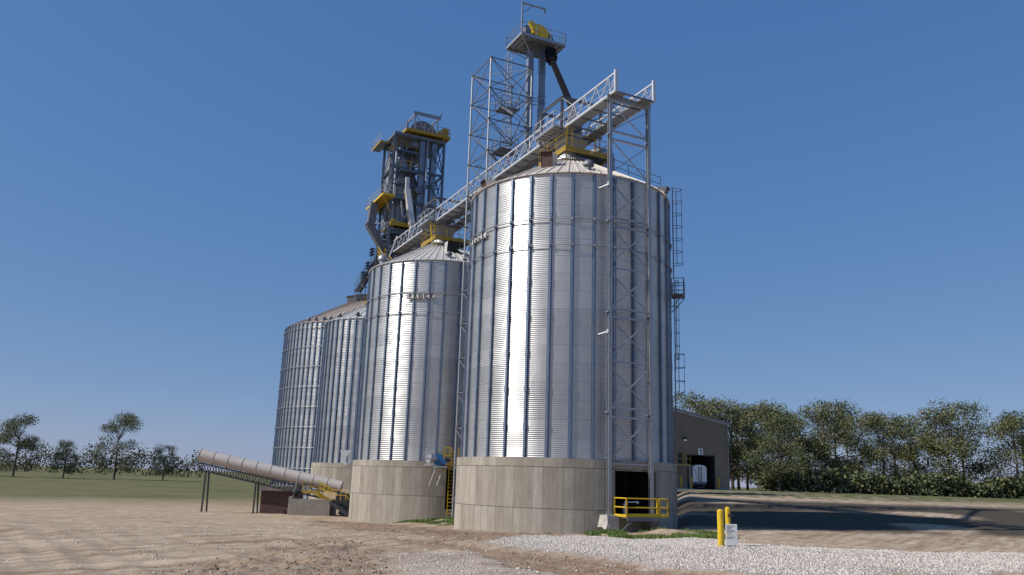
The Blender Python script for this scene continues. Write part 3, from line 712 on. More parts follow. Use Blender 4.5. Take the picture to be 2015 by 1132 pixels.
k=M(); k.beam((0,0,25.5),(0,3.2,27.6),.7,.12); k.box(-.4,1.6,-1.,0.,25.3,25.4); k.build('tread_flight','yellow_old',t)
k=M()
for x in (-.36,.36):
    for hh in (.5,1.0): k.tube((x,0,25.5+hh),(x,3.2,27.6+hh),.03,5)
    for y in (0,1.1,2.2,3.2): k.beam((x,y,25.5+y*.656),(x,y,26.5+y*.656),.05)
k.build('handrail','yellow',t)
k=M(); k.beam((1.9,1.4,25.34),(-.2,-.3,25.34),.12); k.build('support_beam','galv_dull',t)

# ---------------- platform, pedestal, doorway gear ----------------
t=thing('access_platform','small steel landing with bright yellow railing in front of the near silo doorway','platform',W(-7.9,0,0),TH)
k=M(); k.box(-1.1,1.75,-.9,1.2,1.0,1.06); k.box(-1.1,1.75,-.95,-.9,.86,1.06); k.beam((-.5,-.7,.95),(-1.15,-.5,.35),.07,.07); k.beam((1.4,.2,.98),(1.4,.2,.1),.1)
k.build('deck','galv_dull',t)
o=railing(t,[(-1.2,.25),(-1.1,-.85),(1.0,-.85)],1.06,'yellow',h=1.03,step=2.3,r=.04)
o=railing(t,[(1.15,-.85),(1.75,-.85),(1.75,.1)],1.06,'yellow',h=1.03,step=.75,r=.035,name='gate')
k=M(); k.box(-1.13,1.0,-.88,-.84,1.06,1.26); k.build('toe_board','yellow',t)
t=thing('slide_gate_valve','white and silver gate valve with a horizontal white pipe inside the yellow-railed landing','valve',W(-7.2,-.15,1.06),TH)
k=M(); k.box(-.12,.12,-.1,.1,.1,.55); k.tube((0,0,.05),(0,0,.85),.06,10); k.lathe([(.13,.55),(.16,.6),(.16,.66),(.13,.7)],14); k.build('body','galv_bright',t)
k=M(); k.tube((.05,0,.78),(.95,.1,.80),.035,8); k.tube((.95,.1,.7),(.95,.1,.86),.06,8); k.build('pipe','white_paint',t)
t=thing('doorway_pillar','grey steel post standing at the left side of the dark doorway','post',W(-6.4,-1.0,0),TH)
k=M(); k.box(-.13,.13,-.12,.12,1.03,3.4); k.build('post','galv',t); k=M(); k.tube((.55,.2,1.03),(.55,.2,3.6),.04,8); k.build('conduit','galv_dull',t)
rng=random.Random(3)
def rough_block(x0,x1,y0,y1,z0,z1,j=.04,n=6):
    m=M(); import bmesh
    bm=bmesh.new(); bmesh.ops.create_cube(bm,size=1); bmesh.ops.subdivide_edges(bm,edges=bm.edges,cuts=n,use_grid_fill=True)
    for v in bm.verts:
        c=v.co; p=Vector((x0+(c.x+.5)*(x1-x0),y0+(c.y+.5)*(y1-y0),z0+(c.z+.5)*(z1-z0)))
        lowf=1-(c.z+.5)
        p+=noise.noise_vector(p*2.3)*j*(1+3*lowf); p.x+=(.08*lowf**3)*(1 if c.x>0 else -1); v.co=p
    m.v=[tuple(v.co) for v in bm.verts]; bm.verts.index_update(); m.f=[tuple(v.index for v in f.verts) for f in bm.faces]; m.sm=[False]*len(m.f); bm.free(); return m
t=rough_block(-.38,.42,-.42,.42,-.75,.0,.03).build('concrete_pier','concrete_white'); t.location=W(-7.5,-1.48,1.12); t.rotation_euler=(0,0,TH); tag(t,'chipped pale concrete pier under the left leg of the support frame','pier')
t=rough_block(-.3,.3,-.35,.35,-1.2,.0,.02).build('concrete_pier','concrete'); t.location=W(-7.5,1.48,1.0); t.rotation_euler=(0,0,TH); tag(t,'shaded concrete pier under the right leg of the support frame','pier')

# ---------------- fan and yellow ladder at silo 2 ----------------
t=thing('aeration_fan','blue centrifugal blower with a grey inlet cone perched on the second silo base rim','fan',(-5.75,70.05,4.15),R_(5))
k=M(); pr=[]
for i in range(17): a=2*PI*i/16; rr=.44+.10*i/16; pr.append((.12+rr*cos(a)*.95,-.25,.22+rr*sin(a)))
k.prism(pr[:-1],(0,.5,0)); k.box(.35,.75,-.25,.25,-.2,.2); k.build('housing','blue',t)
k=M(); 
ring=[(-.75,.0)]
k.tube((-.12,-.15,.30),(-.75,-.62,.36),.2,18,r2=.42,caps=False); k.build('inlet_cone','galv_bright',t)
k=M(); k.prism([(-1.25,-.2,-.3),(-.1,-.2,-.3),(-.1,-.2,.15),(-.9,-.2,-.12)],(0,.5,0)); k.build('duct','galv_bright',t)
k=M(); k.tube((.6,0,.25),(1.05,0,.25),.2,14); k.build('motor','steel_dark',t)
k=M(); k.box(-.3,.8,-.35,.35,-.42,-.31); k.beam((-.1,-.3,-.45),(-.62,-.1,-1.95),.05); k.beam((.35,-.3,-.95),(.05,-.1,-1.9),.05); k.box(-.35,.0,-.4,-.3,-.5,-.3); k.build('bracket','galv_bright',t)
t=thing('service_platform','yellow railed ladder platform beside the blue blower on the second silo base','platform',(-5.1,71.0,0),R_(4))
k=M(); k.box(-.1,1.15,-.5,.5,3.9,3.97); k.box(-.35,-.0,-.55,-.5,3.85,4.15); k.build('deck','yellow',t)
railing(t,[(0,-.5),(0,-.5),(0,.5)],3.97,'yellow',toe=False,step=1); 
k=M()
for x0,x1 in ((-.15,.45),(1.05,1.5)):
    for a,b in (((x0,4.75),(x1,4.75)),((x0,5.4),(x1,5.4)),((x0,3.97),(x0,5.4)),((x1,3.97),(x1,5.4))): k.beam((a[0],-.5,a[1]),(b[0],-.5,b[1]),.065)
k.build('railing','yellow',t)
cage_ladder(t,.55,-.55,(0,-1),-.2,5.3,None,'yellow',w=.5)

# ---------------- covered conveyor, pit and stairs (left) ----------------
t=thing('covered_conveyor','long cream covered tube conveyor sloping down to the right at ground level on the left','conveyor',(-21.36,84,0),0)
P0=Vector((-24.6,-3,7.0)); 
A=Vector((-9.5,0,4.39)); B=Vector((4.85,.5,1.62)); dirv=(B-A).normalized()
k=M(); k.tube(A,B,.62,24)
n_=10
for i in range(n_+1): p=A+(B-A)*i/n_; k.tube(p-dirv*.04,p+dirv*.04,.66,24)
k.build('tube_cover','tube_cream',t)
k=M(); 
up=Vector((0,0,1))
for y in (-.4,.4):
    for dz in (-.75,-1.45): k.beam(A+Vector((0,y,dz)),A+(B-A)*.88+Vector((0,y,dz)),.1)
    for i in range(22):
        p=A+(B-A)*.88*i/22; q=A+(B-A)*.88*(i+1)/22; m_=(p+q)/2
        k.beam(p+Vector((0,y,-.75)),m_+Vector((0,y,-1.45)),.06); k.beam(m_+Vector((0,y,-1.45)),q+Vector((0,y,-.75)),.06)
for i in range(0,23): p=A+(B-A)*.88*i/22; k.beam(p+Vector((0,-.4,-1.45)),p+Vector((0,.4,-1.45)),.06)
for x in (-8.6,-3.5,.4): 
    p=A+(B-A)*((x+9.5)/14.35)
    for y in (-.45,.45): k.beam((x,y,p.z-1.4),(x+.1,y*1.6,-1.4),.14)
k.build('truss','steel_dark',t)
k=M(); k.prism([(4.75,-.4,1.2),(5.9,-.4,1.0),(7.6,-.4,.9),(7.6,-.4,-.6),(4.3,-.4,-.2)],(0,1.1,0)); k.build('feed_hood','steel_dark',t)
k=M(); k.tube(B+Vector((-4.2,-.7,.9)),B+Vector((-4.9,-.7,-2.4)),.04,6); k.build('strut','galv',t)
t=thing('concrete_pit','low shaded concrete pit wall below the covered conveyor','wall',(-20.85,82.5,0),R_(2))
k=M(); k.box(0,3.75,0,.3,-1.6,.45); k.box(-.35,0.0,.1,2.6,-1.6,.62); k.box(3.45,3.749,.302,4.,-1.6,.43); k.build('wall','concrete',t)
k=M(); k.beam((3.8,.4,.2),(6.3,-.1,-1.25),.9,.3); k.beam((4.6,.4,-.7),(5.6,.3,-1.25),.3); k.build('chute','steel_dark',t)
t=thing('conveyor_stair','yellow steel landing and stairs with handrails beside the covered conveyor','stair',(-20.3,83.3,0),R_(2))
k=M(); k.box(.3,1.9,-.5,.3,1.0,1.12); k.beam((1.9,-.4,1.05),(3.3,-.4,.35),.5,.1); k.beam((1.7,-.55,.95),(3.2,-.55,.25),.05,.25); k.build('landing','yellow_old',t)
railing(t,[(.3,-.5),(1.9,-.5)],1.12,'yellow_old',toe=True,step=.8,h=1.0)
k=M()
for y in (-.5,.3):
    for hh in (.5,1.0): k.tube((1.9,y,1.1+hh),(3.2,y,.4+hh),.03,5)
    for a in (1.9,2.4,2.8,3.2): z=1.1-(a-1.9)*.54; k.beam((a,y,z),(a,y,z+1.0),.05)
for hh in (.5,1.0): k.tube((3.2,-.5,.4+hh),(4.6,-.5,.4+hh),.03,5); k.tube((4.6,-.5,.4+hh),(6.2,-.6,-1.1+hh),.03,5)
for a in (3.6,4.1,4.6,5.1,5.6,6.1): z=.4 if a<4.6 else .4-(a-4.6)*.94; k.beam((a,-.5,z),(a,-.5,z+1.0),.05)
k.build('handrail','yellow',t)
k=M(); k.box(.2,.5,-.2,.2,1.1,1.7); k.box(.6,.85,-.2,.1,1.2,1.75); k.tube((1.2,-.1,1.3),(1.6,-.1,1.3),.2,10); k.build('machinery','galv',t)
k=M(); k.box(4.2,6.4,.8,1.1,-1.5,1.0); k.build('retaining_slab','concrete_white',t)
t=thing('storage_shed','small rust brown shed with a white flat roof slab under the conveyor at the left','shed',(-21.9,84.5,0),0)
k=M(); k.box(-2.6,.85,0,3,-1.6,1.1)
k.build('wall','rust_box',t)
k=M(); k.box(-2.8,1.0,-.2,3.2,1.104,1.6); k.build('roof_slab','concrete_white',t)
t=thing('winch_hopper','small grey metal hopper bracketed to the left rim of the second silo base','hopper',(-14.35,76.4,0),0)
k=M(); k.prism([(-.9,0,5.1),(.1,0,5.1),(.1,0,4.95),(-.35,0,4.5),(-.35,0,4.1),(-.15,0,3.85),(-.5,0,3.7),(-.55,0,4.5),(-.9,0,4.9)],(0,.5,0)); k.build('bin','galv_bright',t,fix=True)

# ---------------- warehouse ----------------
def corr_sheet(name,col,scale,axis='X'):
    m=bpy.data.materials.new(name); m.use_nodes=True; tt=m.node_tree; b=tt.nodes['Principled BSDF']
    tc=tt.nodes.new('ShaderNodeTexCoord'); s=tt.nodes.new('ShaderNodeSeparateXYZ'); tt.links.new(tc.outputs['Object'],s.inputs[0])
    f=mth(tt,'FRACT',mth(tt,'MULTIPLY',mth(tt,'ADD',s.outputs['X'],s.outputs['Y']),scale)); k=mth(tt,'LESS_THAN',f,.12)
    n=tt.nodes.new('ShaderNodeTexNoise'); n.inputs['Scale'].default_value=.7; n.inputs['Detail'].default_value=6; tt.links.new(tc.outputs['Object'],n.inputs['Vector'])
    c=ramp(tt,n.outputs['Fac'],[(.3,tuple(x*.85 for x in col)),(.7,tuple(x*1.12 for x in col))]); c=mixc(tt,mth(tt,'MULTIPLY',k,.5),c,tuple(x*.6 for x in col))
    tt.links.new(c,b.inputs['Base Color']); b.inputs['Roughness'].default_value=.6
    bp=tt.nodes.new('ShaderNodeBump'); bp.inputs['Distance'].default_value=.03; bp.inputs['Strength'].default_value=.6; tt.links.new(k,bp.inputs['Height']); tt.links.new(bp.outputs[0],b.inputs['Normal']); MT[name]=m
corr_sheet('shed_wall',(.22,.17,.125),3.0); corr_sheet('shed_roof',(.34,.30,.26),2.)
t=thing('warehouse','large tan metal-sided warehouse with a dark truck bay, standing behind the silo at the right','building',(28.51,121,2.4),TH)
# local x along n, gable wall at y=0, building runs back +y
xL,xR=-40,5.25; xp=-17.4
def rz_(x): return 9.75+ (5.25-x)*.153 if x>xp else 9.75+(5.25-xp)*.153-(xp-x)*.153
k=M(); d0,d1,dh=-2.37,2.5,4.8
k.add([(xL,0,-1),(d0,0,-1),(d0,0,dh),(d1,0,dh),(d1,0,-1),(xR,0,-1),(xR,0,rz_(xR)),(xp,0,rz_(xp)),(xL,0,rz_(xL))],[(0,1,2,7,8),(2,3,6,7),(3,4,5,6)])
k.add([(xR,0,-1),(xR,45,-1),(xR,45,rz_(xR)),(xR,0,rz_(xR))],[(0,1,2,3)])
k.add([(xL,0,-1),(xL,45,-1),(xL,45,rz_(xL)),(xL,0,rz_(xL))],[(0,3,2,1)])
k.add([(xL,45,-1),(xR,45,-1),(xR,45,rz_(xR)),(xp,45,rz_(xp)),(xL,45,rz_(xL))],[(0,1,2,3,4)])
k.build('wall','shed_wall',t)
k=M(); 
for a,b in ((xL-.3,xp),(xp,xR+.3)):
    k.add([(a,-.25,rz_(a)+.02),(b,-.25,rz_(b)+.02),(b,45.2,rz_(b)+.02),(a,45.2,rz_(a)+.02),(a,-.25,rz_(a)+.2),(b,-.25,rz_(b)+.2),(b,45.2,rz_(b)+.2),(a,45.2,rz_(a)+.2)],[(0,3,2,1),(4,5,6,7),(0,1,5,4),(1,2,6,5),(2,3,7,6),(3,0,4,7)])
k.build('roof','shed_roof',t)
k=M()
for a,b in ((xL,xp),(xp,xR+.05)): k.beam((a,-.06,rz_(a)-.14),(b,-.06,rz_(b)-.14),.07,.26)
k.beam((xR-.06,-.05,-1),(xR-.06,-.05,rz_(xR)-.28),.12,.06); k.build('roof_trim','galv',t)
k=M(); k.box(xL,d0-.14,-.04,-.003,-.3,.35); k.box(d1+.14,xR-.13,-.04,-.003,-.3,.35); k.build('base_course','concrete',t)
k=M(); k.add([(d0,.0,-.1),(d0,20,-.1),(d0,20,dh),(d0,0,dh),(d1,0,-.1),(d1,20,-.1),(d1,20,dh),(d1,0,dh)],[(0,1,2,3),(4,7,6,5),(1,5,6,2),(3,2,6,7)])
k.build('bay_lining','steel_dark',t)
k=M(); 
for x in (d0-.12,d1+.02): k.box(x,x+.1,-.05,-.003,0,dh)
k.box(d0-.12,d1+.12,-.05,-.003,dh+.002,dh+.12); k.build('bay_frame','steel_dark',t)
k=M(); k.box(-3.1,-2.65,-.35,-.004,7.0,7.32); k.box(-3.0,-2.75,-.4,-.35,6.95,7.1); o=k.build('wall_lamp','steel_dark',t)
lm=bpy.data.materials.new('lamp_lens'); lm.use_nodes=True; bb=lm.node_tree.nodes['Principled BSDF']; bb.inputs['Base Color'].default_value=(.9,.85,.7,1); bb.inputs['Emission Color'].default_value=(1,.9,.7,1); bb.inputs['Emission Strength'].default_value=.6; MT['lamp_lens']=lm
M().box(-3.05,-2.7,-.36,-.1,6.9,6.948).build('lens','lamp_lens',o)
k=M(); k.box(-4.1,-3.3,-.04,-.003,3.3,5.2); k.build('door','steel_dark',t)
t=thing('bay_number_sign','small white sign with a black number 1 above the truck bay','sign',(28.51,121,0),TH)
k=M(); k.box(-.42,.42,-.06,-.02,9.75-2.4+.0,9.75-1.5); o=k.build('panel','white_paint',t)
k=M(); k.box(-.0,.17,-.075,-.061,7.42,8.15); k.prism([(-.0,-.075,8.149),(-.0,-.075,7.93),(-.16,-.075,7.80),(-.16,-.075,7.93)],(0,.012,0)); k.build('number','letter',o)
t=thing('loading_platform','yellow railed loading landing beside the truck bay of the warehouse','platform',(28.51,121,2.4),TH)
k=M(); k.box(-5.6,-2.9,-1.3,-.05,3.2,3.32); 
for x in (-5.4,-3.0): k.beam((x,-1.2,3.2),(x,-1.2,0),.15)
k.build('deck','concrete',t); railing(t,[(-5.6,-1.3),(-2.9,-1.3),(-2.9,-.1)],3.32,'yellow_old',h=1.7,step=1.4,r=.045)
def bollard(label,x,y,z,h,r,grp,m='yellow'):
    k=M(); k.tube((0,0,-.3),(0,0,h-.02),r,24); k.lathe([(r,h-.02),(r*.7,h+.02),(.01,h+.03)],24); o=k.build('bollard',m); o.location=(x,y,z); return tag(o,label,'bollard',grp)
for u,lb in ((-4.0,'yellow bollard under the loading landing, leftmost at the warehouse'),(-2.19,'yellow bollard at the left side of the truck bay'),(2.8,'yellow bollard at the right side of the truck bay')):
    bollard(lb,28.51+N.x*u-D.x*-.0+.3*0-D.x*1.2*-1*0,121+N.y*u-1.3,2.35,1.8,.17,'bollards by the truck bay','yellow_old')
t=thing('grain_trailer','white hopper trailer parked in the dark truck bay with its rear ladder showing','trailer',(28.51+N.x*.3,121+N.y*.3,2.4),TH)
k=M(); w_=1.27; k.prism([(-w_,.6,.95),(w_*.98,.6,.95),(w_,.6,3.15),(w_*.7,.6,3.42),(0,.6,3.52),(-w_*.7,.6,3.42),(-w_,.6,3.15)],(0,11,0)); k.build('body','white_paint',t)
k=M()
for x in (-.25,.25): k.beam((x,.52,1.1),(x,.52,3.2),.05)
for i in range(7): k.beam((-.25,.52,1.2+i*.32),(.25,.52,1.2+i*.32),.04)
k.beam((-1.1,.56,3.0),(-.4,.56,1.4),.03)
k.build('rear_ladder','steel_dark',t)
k=M()
for i in range(8): k.box(-1.15+i*.31,-1.0+i*.31,.5,.6,.97,1.06)
k.build('marker_lights','rust_box',t)
k=M(); k.box(-1.2,1.2,.7,11,.7,.9); k.box(-.6,.6,.45,.6,.3,.38); k.beam((-.55,.5,.35),(-.5,.5,.9),.07); k.beam((.55,.5,.35),(.5,.5,.9),.07); k.build('chassis','galv_dull',t)
for x in (-1.0,1.0):
    for y in (1.3,2.6): k=M(); k.tube((x-.25,y,.48),(x+.25,y,.48),.5,20); k.build('wheel','rubber',t)

bollard('tall bright yellow steel bollard standing alone in gravel in the right foreground',6.39,24.8,1.14,1.08,.095,'foreground bollards')
t=thing('sign_post','yellow post with white notice boards strapped to it, beside the tall yellow bollard','sign',(6.74,25.3,1.1),0)
k=M(); k.tube((0,0,-.2),(0,0,1.18),.075,16); k.lathe([(.075,1.18),(.04,1.21),(.01,1.215)],16); k.build('post','yellow',t)
k=M(); k.box(-.10,.24,-.11,-.08,.42,.72); k.box(-.10,.24,-.11,-.08,-.05,.395); k.build('notice_board','white_paint',t)
k=M(); 
for z in (.66,.62,.58,.54,.5,.46,.34,.3): k.box(-.07,.12+.06*sin(z*40),-.113,-.1105,z,z+.012)
k.box(-.02,.1,-.15,-.075,.93,1.0); k.build('printed_lines','steel_dark',t)

# ---------------- ground ----------------
def sst(a,b,x):
    t=max(0,min(1,(x-a)/(b-a))); return t*t*(3-2*t)
def lerp_tab(T,y):
    if y<=T[0][0]: return T[0][1]
    for (a,za),(b,zb) in zip(T,T[1:]):
        if y<=b: return za+(zb-za)*(lambda t:t*t*(3-2*t)*.5+t*.5)((y-a)/(b-a))
    return T[-1][1]
TL=[(-60,1.3),(14,1.22),(25,1.1),(32,.78),(40,.3),(48,.0),(56,-.35),(75,-1.05),(100,-1.25),(150,-1.0),(300,0.0),(3000,0)]
TR=[(-60,1.3),(14,1.22),(25,1.14),(33,.85),(44,.3),(50,.38),(60,.75),(80,1.45),(100,1.95),(112,2.2),(118,2.38),(170,2.4),(3000,2.4)]
def height(x,y):
    l=lerp_tab(TL,y); r=lerp_tab(TR,y); k=sst(.16*max(y,20),.22*max(y,20)+.5,x)
    z=l+(r-l)*k
    z+=.55*math.exp(-((x+4.2)/3.2)**2-((y-66)/6)**2)
    z+=.42*math.exp(-((x-8.6)/1.7)**2-((y-45.3)/1.3)**2)
    z+=.25*math.exp(-((x-6.2)/1.2)**2-((y-46.5)/1.0)**2)
    return z

def pip(p,x,y):
    c=False; n=len(p); j=n-1
    for i in range(n):
        if (p[i][1]>y)!=(p[j][1]>y) and x<(p[j][0]-p[i][0])*(y-p[i][1])/(p[j][1]-p[i][1])+p[i][0]: c=not c
        j=i
    return c
def pdist(p,x,y):
    best=1e9; n=len(p)
    for i in range(n):
        ax,ay=p[i]; bx,by=p[(i+1)%n]; dx,dy=bx-ax,by-ay
        t=max(0,min(1,((x-ax)*dx+(y-ay)*dy)/(dx*dx+dy*dy+1e-9))); best=min(best,math.hypot(x-ax-t*dx,y-ay-t*dy))
    return best
def soft(p,x,y,wd):

    d=pdist(p,x,y); d=d if pip(p,x,y) else -d
    return sst(-wd,wd,d)
POLY=dict(gravelA=[(.2,24.2),(-.2,28),(1.2,38),(3.5,43),(6,42.3),(8,33.5),(9.2,27),(13,25.5),(26,32),(28,20),(9,19.5),(6.8,16),(4.6,17.2),(3.3,17.9),(2.4,19.3),(1.2,22.3)],
 gravelB=[(-2.3,19.3),(-1.1,20.2),(.2,19.3),(1.4,18.2),(2.9,15.8),(4.6,14.2),(7.,13.6),(7,9),(-1,9),(-1.7,15.1)],
 mudA=[(-17,82),(-14.5,70),(-9.5,63),(-5,54),(-1,47.8),(2.5,46.8),(5,46),(4.5,43),(2,40),(.5,28),(-1.4,25.3),(-3.1,30),(-7,40),(-12,56),(-17,74)],
 mudB=[(-5.6,22),(-4.3,23.4),(-2.9,21.2),(-2.2,18.4),(-2.2,16),(-1.9,13.2),(-2.2,9),(-4.8,9.5),(-5.5,14.5)],
 rut=[(-4.2,28.5),(-1.2,25.2),(.8,21.4),(2.6,18.8),(5,15.8),(9,14.2),(8.2,12.6),(3.6,13.6),(1.,16.7),(-.7,19.8),(-2.3,22.6)],
 grassA=[(-8,66),(-5.8,70),(-3,68.5),(-2.6,60.5),(-4.3,57.5),(-6.5,61)],
 grassB=[(5.2,45.6),(7.2,47.2),(10,47.6),(11.2,45.5),(10.6,41),(9.3,36.5),(8.1,35),(7.2,38.5),(6,43)],
 grassC=[(23,95),(23.5,113),(31,115),(55,125),(70,110),(45,96)],
 grassD=[(2.2,46.9),(3.2,47.4),(5.6,47.6),(5.4,46.3),(3,46.2)])
BB={k:(min(p[0] for p in v)-2,max(p[0] for p in v)+2,min(p[1] for p in v)-2,max(p[1] for p in v)+2) for k,v in POLY.items()}
def msk(k,x,y,wd=.5):
    b=BB[k]
    if x<b[0] or x>b[1] or y<b[2] or y>b[3]: return 0.
    return soft(POLY[k],x,y,wd)
def masks(x,y):
    v=noise.noise_vector(Vector((x*.35,y*.22,1.)))*1.1+noise.noise_vector(Vector((x*1.7,y*1.1,5.)))*.35
    X,Y=x+v.x*.9,y+v.y*1.6
    g=max(msk('gravelA',X,Y,.5),.36*msk('gravelB',X,Y,.9)); m=max(msk('mudA',X,Y,1.6),.6*msk('mudB',X,Y,1.1)); r=msk('rut',X,Y,.45)
    gr=max(msk('grassA',X,Y,.7),msk('grassB',X,Y,.7),msk('grassC',X,Y,2),msk('grassD',X,Y,.3))
    gr*=sst(-.12,.2,noise.noise(Vector((x*.9,y*.5,8.))))
    return g*(1-r*.9),m,r,gr
def surf(x,y,mk=None):
    z=height(x,y); d=math.hypot(x,y)
    if d>230: return z
    g,m,r,gr=mk or masks(x,y)
    p=Vector((x,y,0)); f=max(0,1-d/170)
    z+=.05*noise.noise(p*.35)*f
    if d<120:
        n=noise.fractal(Vector((x*1.5,y*.9,2)),.8,2.1,5); z+=n*(.022+.13*m*sst(-.2,.5,noise.noise(p*.3)+.2)); q_=(x*.82+y*.57); z+=.035*noise.noise(Vector((q_*2.3,(-x*.57+y*.82)*.12,7)))*(1-g)
        if r>0: z-= .06*r+.05*abs(sin((x*.72+y*.9)*5))*r*.3
    if g>0 and d<60: z+=g*(.04+.018*noise.noise(p*5))
    return z
angs=[]; a=-180.
while a<180: angs.append(a); a+= .16 if -36<a<36 else (1.5 if abs(a)<60 else 6)
rads=[]; r=2.
while r<4000: rads.append(r); r*= 1.0085 if r<130 else 1.05
vs=[(0,0,height(0,0))]; cols=[(0,0,0,0)]
for r in rads:
    for a in angs:
        x=r*sin(R_(a)); y=r*cos(R_(a)); mk=masks(x,y) if r<160 else (0,0,0,0)
        vs.append((x,y,surf(x,y,mk))); cols.append(mk)
na=len(angs); fs=[(0,1+(i+1)%na,1+i) for i in range(na)]
for j in range(len(rads)-1):
    o=1+j*na
    for i in range(na): i2=(i+1)%na; fs.append((o+i,o+i2,o+na+i2,o+na+i))
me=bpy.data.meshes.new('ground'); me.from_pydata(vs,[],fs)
ca=me.color_attributes.new('zones','FLOAT_COLOR','POINT'); flat=[]
for c in cols: flat+=[c[0],c[1],c[3],1.]
ca.data.foreach_set('color',flat)
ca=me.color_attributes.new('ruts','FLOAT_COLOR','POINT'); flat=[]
for c,v in zip(cols,vs): flat+=[c[2],sst(.17*v[1],.2*v[1]+.3,v[0])*sst(50,54,v[1])*(1-sst(84,92,v[1]))*sst(-.6,-.2,noise.noise(Vector((v[0]*.12,v[1]*.12,4)))),0,1.]  # green channel: painted shade on the right slope, under the near silo's shadow
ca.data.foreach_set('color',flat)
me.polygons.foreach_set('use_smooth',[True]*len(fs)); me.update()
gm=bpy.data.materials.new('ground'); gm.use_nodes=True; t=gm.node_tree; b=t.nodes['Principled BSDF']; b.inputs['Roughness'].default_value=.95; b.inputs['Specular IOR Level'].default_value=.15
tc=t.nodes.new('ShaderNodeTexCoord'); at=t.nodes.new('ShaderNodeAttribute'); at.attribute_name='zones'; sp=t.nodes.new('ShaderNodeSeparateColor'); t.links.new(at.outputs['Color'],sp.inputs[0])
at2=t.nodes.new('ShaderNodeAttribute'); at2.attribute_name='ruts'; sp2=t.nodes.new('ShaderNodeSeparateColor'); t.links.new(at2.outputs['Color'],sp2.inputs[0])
def nz(sc,det=6,ro=.6,st=(1,1,1)):
    n=t.nodes.new('ShaderNodeTexNoise'); n.inputs['Scale'].default_value=sc; n.inputs['Detail'].default_value=det; n.inputs['Roughness'].default_value=ro
    mp=t.nodes.new('ShaderNodeMapping'); mp.inputs['Scale'].default_value=st; t.links.new(tc.outputs['Object'],mp.inputs[0]); t.links.new(mp.outputs[0],n.inputs['Vector']); return n.outputs['Fac']
n1=nz(.9,8,.65,(1,.6,1)); n2=nz(6,8,.7); n3=nz(38,4,.7)
n4=t.nodes.new('ShaderNodeTexNoise'); n4.inputs['Scale'].default_value=1.; n4.inputs['Detail'].default_value=7; n4.inputs['Roughness'].default_value=.65
mpr=t.nodes.new('ShaderNodeMapping'); mpr.inputs['Rotation'].default_value=(0,0,R_(-35)); mpr.inputs['Scale'].default_value=(2.2,.16,1); mpr.vector_type='TEXTURE'; mpr.inputs['Scale'].default_value=(.45,6.,1)
t.links.new(tc.outputs['Object'],mpr.inputs[0]); t.links.new(mpr.outputs[0],n4.inputs['Vector']); n4=n4.outputs['Fac']
dirt=ramp(t,mth(t,'ADD',mth(t,'MULTIPLY',n4,.5),mth(t,'ADD',mth(t,'MULTIPLY',n1,.25),mth(t,'MULTIPLY',n2,.25))),[(.35,(.15,.095,.058)),(.45,(.325,.235,.155)),(.585,(.54,.43,.315))])
mud=ramp(t,mth(t,'ADD',mth(t,'MULTIPLY',n2,.7),mth(t,'MULTIPLY',n1,.3)),[(.34,(.095,.055,.033)),(.48,(.25,.155,.095)),(.66,(.45,.335,.235))])
vor=t.nodes.new('ShaderNodeTexVoronoi'); vor.inputs['Scale'].default_value=24; t.links.new(tc.outputs['Object'],vor.inputs['Vector'])
sv=t.nodes.new('ShaderNodeSeparateColor'); t.links.new(vor.outputs['Color'],sv.inputs[0])
grav=ramp(t,sv.outputs[0],[(0,(.45,.385,.32)),(.4,(.60,.53,.46)),(1,(.76,.69,.61))])
gk=ramp(t,vor.outputs['Distance'],[(.35,(1,1,1)),(.8,(.5,.47,.44))]); grav=mixc(t,.75,grav,gk,'MULTIPLY')
gras=ramp(t,n2,[(.35,(.045,.06,.016)),(.65,(.10,.12,.035))])
e1=mth(t,'MULTIPLY',mth(t,'MAXIMUM',sp.outputs[1],sp2.outputs[0]),mth(t,'ADD',mth(t,'MULTIPLY',n1,1.6),-.05)); e1.node.use_clamp=True
c=mixc(t,e1,dirt,mud)
gf=mth(t,'ADD',mth(t,'MULTIPLY',sp.outputs[0],1.5),mth(t,'MULTIPLY',mth(t,'SUBTRACT',n2,.55),2.2)); gf.node.use_clamp=True
gf2=mth(t,'MULTIPLY',gf,mth(t,'GREATER_THAN',sp.outputs[0],.02)); c=mixc(t,gf2,c,grav)
# loose pebbles on the dirt
pb=mth(t,'MULTIPLY',mth(t,'GREATER_THAN',sv.outputs[1],.90),mth(t,'LESS_THAN',vor.outputs['Distance'],.35)); c=mixc(t,mth(t,'MULTIPLY',pb,.55),c,(.5,.47,.43))
ln=t.nodes.new('ShaderNodeVectorMath'); ln.operation='LENGTH'; t.links.new(tc.outputs['Object'],ln.inputs[0])
far=mth(t,'MULTIPLY',mth(t,'SUBTRACT',mth(t,'ADD',ln.outputs['Value'],mth(t,'MULTIPLY',n1,50.)),125.),.03); far.node.use_clamp=True
fld=ramp(t,nz(.03,5,.6,(1,1,1)),[(.35,(.09,.105,.035)),(.5,(.17,.15,.07)),(.65,(.10,.12,.04))]); c=mixc(t,far,c,fld)
c=mixc(t,sp2.outputs[1],c,ramp(t,n2,[(.35,(.045,.035,.025)),(.65,(.11,.09,.065))])); c=mixc(t,sp.outputs[2],c,gras); t.links.new(c,b.inputs['Base Color'])  # slope mask swaps in a near-black tone to deepen the silo's cast shadow
hh=mth(t,'ADD',mth(t,'MULTIPLY',n2,.5),mth(t,'ADD',mth(t,'MULTIPLY',n3,.25),mth(t,'MULTIPLY',mth(t,'MULTIPLY',vor.outputs['Distance'],-1.),gf2)))
bp=t.nodes.new('ShaderNodeBump'); bp.inputs['Strength'].default_value=.8; bp.inputs['Distance'].default_value=.07; t.links.new(hh,bp.inputs['Height']); t.links.new(bp.outputs[0],b.inputs['Normal'])
